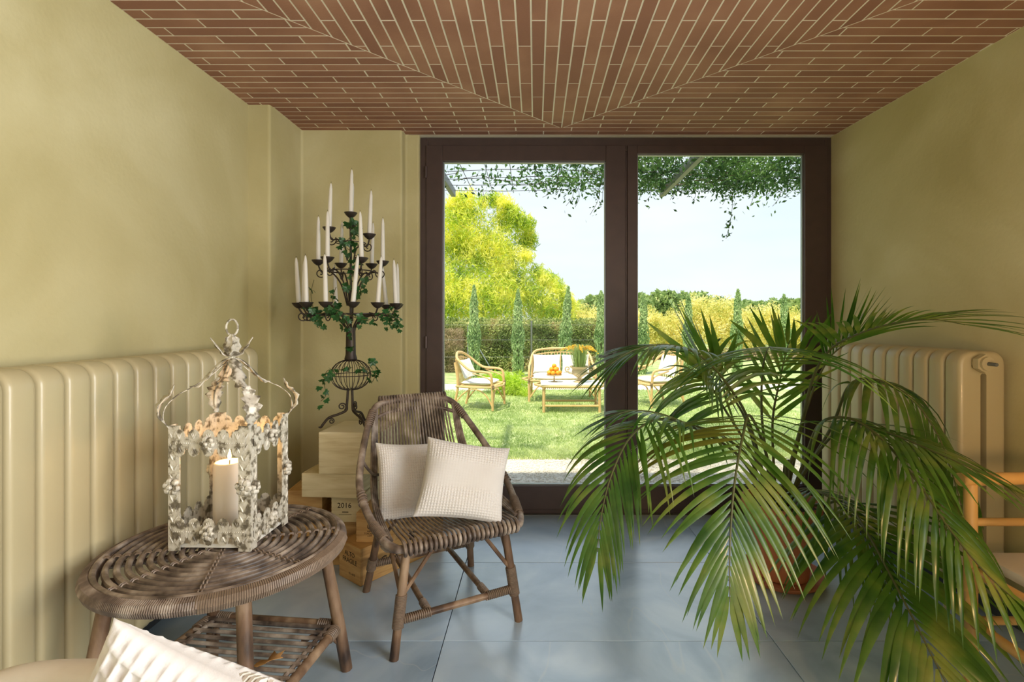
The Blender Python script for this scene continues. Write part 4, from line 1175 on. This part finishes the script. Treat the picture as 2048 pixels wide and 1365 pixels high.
# ================================================================== GARDEN
GZ = -.10
def G(px, py):
    """point on the garden ground seen at a photo position"""
    Y = F*(EYE-GZ)/(py-HY); return Vector(((px-CX)/F*Y, Y, GZ))
a = MB(); a.add([(-40, 3.28, GZ-.012), (60, 3.28, GZ-.012), (60, 90, GZ-.012), (-40, 90, GZ-.012)], [(0, 1, 2, 3)])
struct('garden_ground', a, M['hills'])
a = MB(); a.box((1, 3.98, GZ-.006), (16, 1.42, .012)); struct('gravel_strip', a, M['gravel'])
rs = np.random.RandomState(4)
a = MB(); e = [(-9+.25*i, 4.66+rs.uniform(-.035, .035)) for i in range(89)]
vs = [(x, y, GZ+.006) for x, y in e]+[(x, 9.15+.12*math.sin(x*1.7), GZ+.006) for x, y in e]
n = len(e); a.add(vs, [(i, i+1, n+i+1, n+i) for i in range(n-1)])
lawn = struct('lawn', a, M['lawn'])
a = MB(); vs = [(x, 10.2+.15*math.sin(x*1.3), GZ+.006) for x, y in e]+[(x, 16, GZ+.006) for x, y in e]; a.add(vs, [(i, i+1, n+i+1, n+i) for i in range(n-1)])
struct('far_lawn', a, M['lawn'])
a = MB(); vs = [(x, 9.0, GZ+.002) for x, y in e]+[(x, 10.5, GZ+.002) for x, y in e]; a.add(vs, [(i, i+1, n+i+1, n+i) for i in range(n-1)])
struct('garden_path', a, M['gravel'])
def blades(n, x0, x1, y0, y1, h, w, z, rs, m, name):
    x = rs.uniform(x0, x1, n); y = y0+(y1-y0)*rs.rand(n)**1.4; a = rs.uniform(0, 2*PI, n)
    hh = h*rs.uniform(.5, 1.2, n); lx, ly = rs.normal(0, h*.45, (2, n))
    b = np.stack([x, y, np.full(n, z)], 1); d = np.stack([np.cos(a)*w, np.sin(a)*w, 0*a], 1)
    V = np.stack([b-d, b+d, b+np.stack([lx, ly, hh], 1)], 1).reshape(-1, 3)
    return np_mesh(name, V, 3, m)
o = blades(90000, -3.0, 3.6, 4.62, 9.2, .030, .0045, GZ+.004, rs, M['blade'], 'lawn_grass')
tag(o, 'short green grass blades of the lawn beyond the gravel', 'grass', kind='stuff')
# gravel stones: squashed tetra/octahedra
def stones(n, x0, x1, y0, y1, s0, s1, rs):
    c = np.stack([rs.uniform(x0, x1, n), rs.uniform(y0, y1, n), np.full(n, GZ+.003)], 1); s = rs.uniform(s0, s1, (n, 1))
    P6 = np.array([[1, 0, 0], [0, 1, 0], [-1, 0, 0], [0, -1, 0], [0, 0, .7]])
    a = rs.uniform(0, 2*PI, n); V = []
    ca, sa = np.cos(a)[:, None], np.sin(a)[:, None]
    pts = []
    for p in P6:
        q = np.concatenate([ca*p[0]-sa*p[1], sa*p[0]+ca*p[1], np.full((n, 1), p[2])], 1)*s; pts.append(c+q*(1+.0*s))
    tris = [(0, 1, 4), (1, 2, 4), (2, 3, 4), (3, 0, 4)]
    V = np.stack([np.stack([pts[i] for i in t], 1) for t in tris], 1).reshape(-1, 3)
    return V
V = stones(16000, -1.6, 3.2, 3.3, 4.72, .004, .011, rs)
tag(np_mesh('gravel_stones', V, 3, M['stone']), 'loose pale gravel stones outside the glass doors', 'gravel', kind='stuff')

def leaves(n, C, Rr, size, asp, rs, shell=.55, down=0., flat=0., ang=None):
    """n four-cornered leaves scattered in ellipsoid lumps C (k,3), radii Rr (k,3)"""
    C = np.asarray(C, float); Rr = np.asarray(Rr, float); vol = Rr.prod(1)**.66; k = rs.choice(len(C), n, p=vol/vol.sum())
    d = rs.normal(size=(n, 3)); d /= np.linalg.norm(d, axis=1)[:, None]
    r = (shell+(1-shell)*rs.rand(n))[:, None]*(1+.10*np.sin(9*d[:, :1]+5*d[:, 2:]+k[:, None]))
    c = C[k]+d*Rr[k]*r
    t = rs.normal(size=(n, 3)); t[:, 2] = t[:, 2]*(1-flat)-down; t /= np.linalg.norm(t, axis=1)[:, None]
    u = np.cross(t, rs.normal(size=(n, 3))); u /= np.linalg.norm(u, axis=1)[:, None]
    s = size*rs.uniform(.55, 1.25, (n, 1))
    return np.stack([c-t*s*.5, c+u*s*asp*.5-t*s*.08, c+t*s*.5, c-u*s*asp*.5-t*s*.08], 1).reshape(-1, 3)
def lump(px, py, Y, rx, rz, ry=None):
    p = P(px, py, Y); return list(p), [rx*Y/F, (ry or rx)*Y/F, rz*Y/F]
def plantgroup(name, label, cat, lumps, n, size, asp, m, down=0, base=None, trunk=None, group=None, shell=.55, thing_loc=None):
    C = [l[0] for l in lumps]; Rr = [l[1] for l in lumps]
    V = leaves(n, C, Rr, size, asp, rs, shell, down)
    lo = thing_loc or (sum(c[0] for c in C)/len(C), sum(c[1] for c in C)/len(C), GZ)
    t = thing(name, label, cat, lo, 0, group)
    V[:, 2] = np.maximum(V[:, 2], GZ+.01)
    np_mesh('foliage', V-np.array(lo), 4, m, t)
    if trunk:
        mb = MB()
        for (p, q, r) in trunk: mb.tube([Vector(p), (Vector(p)+Vector(q))/2+Vector((r, 0, 0)), Vector(q)], [r, r*.8, r*.4], 8)
        mb.build('trunk', M['bark'], t)
    return t
# big golden bamboo grove behind the hedge, left
gl = [lump(900, 470, 17, 70, 65), lump(955, 500, 17.5, 75, 75), lump(1010, 520, 17, 50, 70), lump(1035, 585, 17, 62, 60), lump(1085, 610, 17, 48, 45),
      lump(900, 580, 16.5, 75, 75), lump(970, 600, 16.5, 75, 70), lump(820, 480, 17, 70, 90), lump(1110, 640, 17, 50, 45), lump(1010, 440, 17.5, 30, 35), lump(930, 425, 17.5, 45, 35), lump(1050, 480, 17.5, 24, 36), lump(760, 560, 17, 70, 90), lump(880, 660, 16.5, 60, 50), lump(1000, 665, 16.5, 60, 45)]
gl += [lump(900+rs.uniform(-20, 215), 0, 17, 16, 22) for i in range(0)]
edge = [(905, 408), (940, 398), (965, 405), (990, 402), (1020, 420), (1040, 445), (1058, 452), (1062, 480), (1052, 515), (1075, 545), (1098, 560), (1118, 580), (1130, 600), (1140, 615), (1125, 640), (1085, 560), (1030, 430), (1010, 408), (1110, 570), (920, 400)]
gl += [lump(px, py, 17+rs.uniform(-.3, .5), rs.uniform(14, 24), rs.uniform(16, 26)) for px, py in edge]
t = plantgroup('bamboo_grove', 'tall golden yellow bamboo grove behind the hedge on the left', 'bamboo', gl, 70000, .22, .13, M['bamboo'], down=.7, shell=.25)
for i in range(14):
    b = P(890+i*10, 640, 17.2+.15*(i % 3)); b.z = GZ
    mb = MB(); mb.tube([b, b+Vector((.05, 0, 1.6)), b+Vector((.1, 0, 2.9))], [.035, .03, .012], 6); mb.build('cane', M['fern'], t)
# woodland behind on the right, one object per tree
wood = [('dark green round tree of the far woodland, just right of the middle frame', [lump(1295, 625, 34, 42, 38), lump(1330, 612, 34, 38, 30), lump(1300, 665, 33, 45, 40)], M['darktree'], 9000),
        ('green tree of the far woodland in the narrow gap left of the middle frame', [lump(1190, 625, 33, 36, 36), lump(1220, 620, 33, 34, 32), lump(1195, 665, 33, 40, 40)], M['darktree'], 8000),
        ('broad green tree top of the far woodland behind the yellow thicket', [lump(1385, 620, 36, 50, 36), lump(1430, 625, 36, 40, 30)], M['darktree'], 8000),
        ('olive green tree of the far woodland behind the second cypress from the right', [lump(1475, 628, 34, 45, 26), lump(1515, 632, 34, 36, 28)], M['darktree'], 7000),
        ('small green tree of the far woodland next to the right door frame', [lump(1560, 626, 35, 40, 28), lump(1602, 626, 33, 26, 30), lump(1640, 630, 33, 40, 36)], M['darktree'], 7000)]
for lab, ls, m_, n_ in wood:
    b = Vector(ls[0][0]); b.z = GZ
    plantgroup('woodland_tree', lab, 'tree', ls, n_, .42, .5, m_, trunk=[(b, Vector(ls[0][0]), .22)], shell=.6, thing_loc=tuple(b))
th_ = [lump(1155+48*i, 660+8*math.sin(i*2.1)-(12 if i in (5, 6) else 0), 19+.6*(i % 3), 42, 52+6*math.sin(i*1.3)) for i in range(12)]
plantgroup('autumn_thicket', 'yellow and pale green autumn thicket below the woodland on the right', 'shrub', th_, 70000, .13, .28, M['reed'], shell=.4)
th2 = [lump(1160+45*i, 722, 16.5, 40, 26) for i in range(12)]
plantgroup('low_scrub', 'pale dry scrub in front of the yellow thicket', 'shrub', th2, 22000, .14, .25, M['twig'], down=.2, shell=.3)
# clipped hedge on the left with overgrown top
def boxleaves(n, x0, x1, y0, y1, z0, z1, size, asp, rs):
    c = np.stack([rs.uniform(x0, x1, n), y0+(y1-y0)*rs.rand(n)**2, rs.uniform(z0, z1, n)], 1)
    c[:, 1] += .06*np.sin(c[:, 0]*5)+.05*np.sin(c[:, 2]*9+c[:, 0]*3)
    t = rs.normal(size=(n, 3)); t /= np.linalg.norm(t, axis=1)[:, None]
    u = np.cross(t, rs.normal(size=(n, 3))); u /= np.linalg.norm(u, axis=1)[:, None]
    s = size*rs.uniform(.55, 1.25, (n, 1))
    return np.stack([c-t*s*.5, c+u*s*asp*.5, c+t*s*.5, c-u*s*asp*.5], 1).reshape(-1, 3)
hd = thing('hedge', 'dense green and brown hedge behind the garden seats on the left', 'hedge', (-.6, 12.8, GZ))
V = np.concatenate([boxleaves(46000, -3.2, 2.0, 12.45, 13.1, GZ, 1.12, .060, .5, rs), leaves(9000, [(-3+.42*i, 12.9, 1.10) for i in range(12)], [(.34, .3, .14)]*12, .075, .4, rs, .2)])
V -= np.array((-.6, 12.8, GZ)); np_mesh('foliage', V, 4, M['hedge'], hd)
MB().box((-.6, 13.0, .5), (5.4, .3, 1.15)).build('dense_core', M['bark'], hd, smooth=False)
V = boxleaves(9000, -3.4, -1.72, 12.1, 12.5, GZ, .95, .16, .06, rs)
tag(np_mesh('dry_brushwood', V, 4, M['twig']), 'tangle of dry brown brushwood at the far left of the hedge', 'brushwood', kind='stuff')
fp = thing('wire_fence', 'thin pale wire fence posts standing before the hedge', 'fence', (-.6, 11.9, GZ))
for px, y0, x1 in ((936, 652, None), (1063, 642, None), (1198, 645, None)):
    p = P(px, 742, 11.9); q = P(px, y0, 11.9); p.z = GZ
    MB().tube([p, q], .022, 6).build('post', M['gasket'], fp)
MB().tube([P(958, 697, 11.9), P(984, 742, 11.7)], .012, 5).build('stay_wire', M['gasket'], fp)
for zz in (.3, .7, 1.05): MB().tube([(-3.2, 11.9, zz), (2.0, 11.9, zz)], .0025, 4).build('wire', M['steel'], fp)
# young columnar cypresses
cy = [(948, 572, 11.2, 0, 'leftmost columnar cypress, behind the garden armchair'), (1036, 580, 11.3, 0, 'columnar cypress left of the garden sofa, second from the left'), (1137, 574, 11.4, -11, 'leaning columnar cypress directly behind the garden sofa'),
      (1202, 583, 11.4, 0, 'columnar cypress beside the left edge of the middle door frame'), (1288, 588, 11.8, -4, 'columnar cypress just right of the middle door frame'), (1377, 590, 12.2, 0, 'columnar cypress second right of the middle door frame'),
      (1476, 580, 12.0, -3, 'columnar cypress second from the right door frame'), (1568, 590, 12.2, 3, 'columnar cypress nearest the right door frame')]
for px, py, Y, ln, lab in cy:
    top = P(px, py, Y); H_ = top.z-GZ; b = Vector((top.x+ln*Y/F, Y, GZ))
    n_ = 3600; s = rs.rand(n_); th = rs.uniform(0, 2*PI, n_); rad = (.125*(np.sin(PI*np.clip(s*.80+.17, 0, 1))**.75)*(1-.25*s))*(.3+.9*rs.rand(n_)**.6)*(1+.22*np.sin(s*17+th*2))
    c = np.stack([(top.x-b.x)*s+rad*np.cos(th), rad*np.sin(th), s*H_], 1)
    t_ = rs.normal(size=(n_, 3))*.5; t_[:, 2] += 1; t_ /= np.linalg.norm(t_, axis=1)[:, None]
    u = np.cross(t_, rs.normal(size=(n_, 3))); u /= np.linalg.norm(u, axis=1)[:, None]; sz = .085*rs.uniform(.6, 1.2, (n_, 1))
    V = np.stack([c-t_*sz*.5, c+u*sz*.16, c+t_*sz*.5, c-u*sz*.14], 1).reshape(-1, 3)
    t = thing('cypress', lab, 'tree', b, 0, 'young columnar cypresses in a row')
    np_mesh('foliage', V, 4, M['cypress'], t)
    MB().tube([(0, 0, 0), ((top.x-b.x)*.9, 0, H_*.9)], [.02, .006], 6).build('trunk', M['bark'], t, **kw)
# bright ferny shrub between the garden chairs
c0 = G(1022, 797); c0.y = 8.5
t = plantgroup('fern_shrub', 'bright yellow green feathery shrub between the garden armchair and sofa', 'shrub',
    [(list(P(1000, 765, 8.7)), (.30, .25, .20)), (list(P(1030, 772, 8.6)), (.32, .25, .26)), (list(P(975, 760, 8.9)), (.20, .2, .10)), (list(P(1050, 790, 8.5)), (.12, .2, .18))], 12000, .075, .10, M['fern'], shell=.1)

# ------------------------------------------------------------------ garden seats of pale rattan
def garden_seat(label, cat, name, loc, rotz, w, cush=1, group=None):
    t = thing(name, label, cat, loc, rotz, group); m = M['garden_rattan']; hw = w/2
    D, SH, AH, BH = .27, .34, .55, .80
    # continuous back-and-arm rim
    rim = catmull([(-hw, -D, .02), (-hw, -D+.01, .35), (-hw, -D+.03, AH-.04), (-hw, -D+.12, AH), (-hw+.01, .06, AH+.02), (-hw+.05, D-.02, AH+.16), (-hw+.16, D+.04, BH-.02), (0, D+.07, BH),
                   (hw-.16, D+.04, BH-.02), (hw-.05, D-.02, AH+.16), (hw-.01, .06, AH+.02), (hw, -D+.12, AH), (hw, -D+.03, AH-.04), (hw, -D+.01, .35), (hw, -D, .02)], 6)
    MB().tube(rim, .018, 8).build('frame', m, t, **kw)
    for sx in (-1, 1):
        MB().tube(catmull([(sx*(hw-.03), D+.05, .0), (sx*(hw-.04), D-.02, SH), (sx*(hw-.06), D+.03, BH-.13)], 5), .018, 8).build('leg', m, t, **kw)
        MB().tube(catmull([(sx*hw, -D, .06), (sx*hw, -D*.6, .24), (sx*hw, 0, SH-.03), (sx*hw, D*.6, .24), (sx*(hw-.03), D+.04, .06)], 5), .010, 6).build('arch_brace', m, t, **kw)
        MB().tube(catmull([(sx*hw, -D+.02, SH), (sx*hw, -D+.05, AH-.10), (sx*hw, .02, AH-.02)], 5), .010, 6).build('arm_brace', m, t, **kw)
    MB().tube(catmull([(-hw, -D, SH), (hw, -D, SH), (hw-.03, D, SH), (-hw+.03, D, SH)], 2, closed=True), .014, 8, closed=True).build('seat_frame', m, t, **kw)
    MB().tube(catmull([(-hw+.01, -D, .08), (-hw*.7, -D, SH-.08), (-hw*.4, -D, SH-.02), (hw*.4, -D, SH-.02), (hw*.7, -D, SH-.08), (hw-.01, -D, .08)], 5), .010, 6).build('arch_brace', m, t, **kw)
    ns = int(w/.05)
    for i in range(1, ns):
        x = -hw+w*i/ns; f = abs(x/hw)
        MB().tube([(x*.96, D, SH), (x, D+.05-.06*f**3, BH-.05-.16*f**4)], .007, 6).build('back_spindle', m, t, **kw)
        MB().tube([(x, -D, SH+.004), (x*.96, D, SH+.004)], .008, 6).build('seat_rod', m, t, **kw)
    MB().tube(catmull([(-hw+.06, D+.02, BH-.10), (0, D+.06, BH-.06), (hw-.06, D+.02, BH-.10)], 6), .009, 6).build('back_rail', m, t, **kw)
    for i in range(3):
        for sx in (-1, 1): MB().helix((sx*(hw), -D+.0, SH-.03+.0*i), (sx*hw, -D+.0, SH+.03), .018, 5, .003).build('binding', M['wrap'], t, **kw) if i == 0 else None
    return t
garden_seat('pale rattan garden armchair facing right, on the lawn behind the left door leaf', 'chair', 'garden_armchair', (-.78, 7.33, GZ), R(78), .60)
garden_seat('pale rattan two seat garden sofa with white cushions, behind the coffee table', 'sofa', 'garden_sofa', (.42, 8.05, GZ), 0, 1.02)
garden_seat('pale rattan garden armchair facing left, half hidden behind the palm', 'chair', 'garden_armchair', (1.80, 7.6, GZ), R(-70), .60)
def gcushion(label, c, rotz, w, h, tk, lean=0, flat=False, group=None):
    Rz = Matrix.Rotation(rotz, 3, 'Z'); c = Vector(c)
    def q(x, y, z): return c+Rz @ Vector((x, y, z))
    if flat: co = (q(-w/2, h/2, 0), q(w/2, h/2, 0), q(w/2, -h/2, 0), q(-w/2, -h/2, 0))
    else: co = (q(-w/2, lean, h), q(w/2, lean, h), q(w/2, 0, 0), q(-w/2, 0, 0))
    return cushion(label, *co, tk, 10, 2, 0, group=group, m='canvas', name='garden_cushion', fat=.35)
gcushion('white cushion on the seat of the garden armchair facing right', (-.78, 7.33, GZ+.385), R(78), .46, .44, .07, flat=True)
gcushion('white back cushion leaning in the garden armchair facing right', (-.93, 7.36, GZ+.44), R(78), .42, .26, .09, .10)
gcushion('long white seat cushion on the garden sofa', (.42, 8.02, GZ+.385), 0, .94, .48, .09, flat=True)
gcushion('left white back cushion of the garden sofa', (.19, 8.15, GZ+.42), 0, .44, .29, .12, .09)
gcushion('right white back cushion of the garden sofa', (.65, 8.15, GZ+.42), 0, .44, .29, .12, .09)
gcushion('white seat cushion on the garden armchair facing left', (1.80, 7.6, GZ+.385), R(-70), .46, .44, .07, flat=True)
gcushion('white back cushion in the garden armchair facing left', (1.96, 7.66, GZ+.44), R(-70), .42, .30, .09, .10)
ct = thing('garden_table', 'pale rattan garden coffee table with a white glazed top, in front of the sofa', 'table', (.50, 7.15, GZ))
for sx in (-1, 1):
    for sy in (-1, 1): MB().tube([(sx*.38, sy*.22, 0), (sx*.375, sy*.22, .37)], .019, 8).build('leg', M['garden_rattan'], ct, **kw)
    MB().tube([(sx*.38, -.22, .10), (sx*.38, .22, .10)], .013, 7).build('stretcher', M['garden_rattan'], ct, **kw)
for sy in (-1, 1): MB().tube([(-.38, sy*.22, .10), (.38, sy*.22, .10)], .015, 7).build('stretcher', M['garden_rattan'], ct, **kw)
MB().tube(catmull([(-.40, -.24, .365), (.40, -.24, .365), (.40, .24, .365), (-.40, .24, .365)], 2, closed=True), .018, 8, closed=True).build('apron', M['garden_rattan'], ct, **kw)
MB().bbox((0, 0, .388), (.84, .52, .014), .004).build('table_top', M['canvas'], ct, **kw)
for i in range(30):
    MB().tube([(-.38+i*.0262, -.250, .335), (-.38+i*.0262, -.250, .365)], .006, 6).build('spindle', M['garden_rattan'], ct, **kw)
TT = GZ+.395
fs_ = thing('fruit_stand', 'small footed stand holding the pile of oranges on the garden table', 'stand', (.27, 7.18, TT))
MB().lathe((0, 0, 0), [(.045, 0), (.045, .006), (.012, .012), (.010, .075), (.02, .085), (.105, .09), (.115, .105), (.11, .106), (.10, .096), (.001, .094)], 20).build('dish', M['urn'], fs_, **kw)
k = 0
olab = []
for lv, (r_, n_, z_) in enumerate(((.075, 7, .132), (.042, 4, .182), (0, 1, .225))):
    for i in range(n_):
        a_ = 2*PI*i/n_+lv*.5; k += 1
        t = MB().ball((0, 0, 0), .034, 8, (1, 1, .94)).build('orange', M['orange'])
        t.location = (.27+r_*math.cos(a_), 7.18+r_*math.sin(a_), TT+z_)
        pl = [('right end', 'back right', 'back, right of centre', 'left end', 'front left', 'front centre', 'front right')[i % 7], ('right', 'back', 'left', 'front')[i % 4], 'very top'][lv]
        if lv == 0: pl = ('right end', 'back right', 'back left', 'left end', 'front left', 'front centre', 'front right')[i]
        lab = ('ripe orange in the bottom layer of the fruit pile, '+pl, 'ripe orange in the middle layer of the fruit pile, '+pl, 'ripe orange at the very top of the fruit pile')[lv]
        tag(t, lab, 'orange', 'oranges piled on the stand')
ur = thing('stone_urn', 'aged stone urn with two scroll handles and yellow plumed grass on the garden table', 'urn', (.62, 7.12, TT))
MB().lathe((0, 0, 0), [(.07, 0), (.07, .018), (.03, .035), (.024, .06), (.05, .08), (.098, .11), (.105, .15), (.10, .19), (.135, .215), (.138, .228), (.118, .226), (.10, .20), (.001, .195)], 24).build('bowl', M['urn'], ur, **kw)
for sx in (-1, 1):
    D = Vector((sx, 0, 0))
    MB().tube([Vector((sx*.098, 0, .12)), Vector((sx*.15, 0, .13))]+spiral((sx*.165, 0, .19), .042, .010, R(250) if sx > 0 else R(250), 1.2, D), .009, 6).build('handle', M['urn'], ur, **kw)
n_ = 420; a_ = rs.uniform(0, 2*PI, n_); r0 = .085*rs.rand(n_); sp = rs.uniform(0, 1, n_); hh = rs.uniform(.18, .34, n_)
b = np.stack([r0*np.cos(a_), r0*np.sin(a_), np.full(n_, .20)], 1); tp = b+np.stack([sp*.10*np.cos(a_), sp*.10*np.sin(a_), hh], 1); w_ = np.stack([-np.sin(a_), np.cos(a_), 0*a_], 1)*.004
np_mesh('grass_tuft', np.stack([b-w_, b+w_, tp+w_*.5, tp-w_*.5], 1).reshape(-1, 3), 4, M['blade'], ur)
tps = []
for i in range(26):
    a1 = rs.uniform(0, 2*PI); r1 = rs.uniform(.05, .20); base_ = Vector((r1*.5*math.cos(a1), r1*.5*math.sin(a1), .46))
    for j in range(70):
        f = rs.rand(); p = base_+Vector((r1*math.cos(a1)*f*1.2, r1*math.sin(a1)*f*1.2, .10*f-.14*f*f*(r1/.2)+rs.normal()*.008)); d = Vector(rs.normal(size=3)); d.normalize(); u = d.orthogonal().normalized()*.004; d *= .016
        tps += [p-d, p+u, p+d, p-u]
np_mesh('plumes', np.array([tuple(p) for p in tps]), 4, M['plume'], ur)

# ------------------------------------------------------------------ pergola with wire mesh and climbing vine
PZ = 2.45
pg = thing('pergola', 'steel pergola with a sagging rusty wire mesh above the terrace', 'pergola', (.4, 4.3, 0))
for xx in (-.83, 1.29):
    MB().bbox((xx, 4.24, PZ+.01), (.045, 1.92, .075), .004).build('beam', M['steel'], pg)
for i in range(-9, 16):
    x = .0+i*.212
    MB().tube([(x, 3.30, PZ+.045), (x, 4.2, PZ+.035), (x+.01*math.sin(i), 5.22, PZ+.03+.012*math.sin(i*1.3))], .003, 5).build('wire', M['mesh_wire'], pg)
for j in range(9):
    y = 5.18-j*.225
    MB().tube([(-2.0+.42*k, y+.01*math.sin(k*1.7+j), PZ+.038+.012*math.sin(k*1.3+.7*j)) for k in range(13)], .003, 5).build('wire', M['mesh_wire'], pg)
vn = thing('climbing_vine', 'dark green climbing vine spread over the pergola mesh, denser to the right', 'vine', (.9, 4.4, PZ))
pts = []
def vstem(path):
    path = catmull(path, 6); MB().tube(path, .0028, 5).build('stem', M['bark'], vn); return path
stems = []
for i in range(26):
    x = rs.uniform(-.8, 2.9) if i > 8 else rs.uniform(.5, 2.9); y = rs.uniform(3.6, 5.15)
    p = [Vector((x, y, PZ+.05))]
    for j in range(4): p.append(p[-1]+Vector((rs.uniform(-.35, .25), rs.uniform(-.12, .15), rs.uniform(-.03, .03))))
    stems.append(vstem(p))
# leaves along the mesh: dense right of the middle, thinning out to the left
n_ = 34000; x = rs.uniform(-.95, 3.1, n_); y = 3.35+1.9*rs.rand(n_)
den = 1/(1+np.exp(-(x-.35)*4.2)); den *= .45+.55*(np.sin(x*5.1+y*3.3)*np.sin(y*6.1-x*2)+1)/2*1.6
wig = (np.sin(x*7.3+1)*np.sin(y*9.1+x*3) > .25)*.45*(x < .9)*(x > -.85)
keep = rs.rand(n_) < np.clip(np.maximum(den*1.5, wig*.28)*.5, 0, 1)
x, y = x[keep], y[keep]; n_ = len(x)
z = PZ+.045+rs.normal(0, .045, n_)+.02
c = np.stack([x, y, z], 1)
for st in stems:
    m_ = len(st); k = 46; ii = rs.randint(0, m_, k); c = np.concatenate([c, np.array([tuple(st[i]) for i in ii])+rs.normal(0, .035, (k, 3))])
# hanging sprays on the outer edge
hang = [(1452, 478, 62), (1180, 430, 14), (1150, 415, 16), (1132, 412, 14), (1195, 418, 14), (1500, 412, 16), (1545, 413, 22), (1520, 395, 14), (1340, 400, 12), (1385, 402, 14), (1445, 410, 20), (1290, 404, 8), (1085, 395, 9), (965, 412, 8)]
for px, py, k in hang:
    e_ = P(px, py, 5.2); s_ = Vector((e_.x+rs.uniform(.0, .10), 5.16, PZ+.03)); pth = catmull([s_, s_.lerp(e_, .5)+Vector((.02, 0, 0)), e_], 8)
    MB().tube(pth, .0022, 5).build('stem', M['bark'], vn)
    ii = rs.randint(0, len(pth), k); sd = .022 if k > 30 else .05
    c = np.concatenate([c, np.array([tuple(pth[i]) for i in ii])+rs.normal(0, sd, (k, 3))])
n_ = len(c)
t_ = rs.normal(size=(n_, 3)); t_[:, 2] -= .5; t_ /= np.linalg.norm(t_, axis=1)[:, None]; u = np.cross(t_, rs.normal(size=(n_, 3))); u /= np.linalg.norm(u, axis=1)[:, None]
s = .052*rs.uniform(.6, 1.3, (n_, 1))
V = np.stack([c-t_*s*.5, c+u*s*.21, c+t_*s*.5, c-u*s*.21], 1).reshape(-1, 3)-np.array((.9, 4.4, PZ))
np_mesh('foliage', V, 4, M['vine'], vn, kind='stuff')
print('objects', len(bpy.data.objects), 'tris', sum(len(o.data.polygons) for o in bpy.data.objects if o.type == 'MESH'))
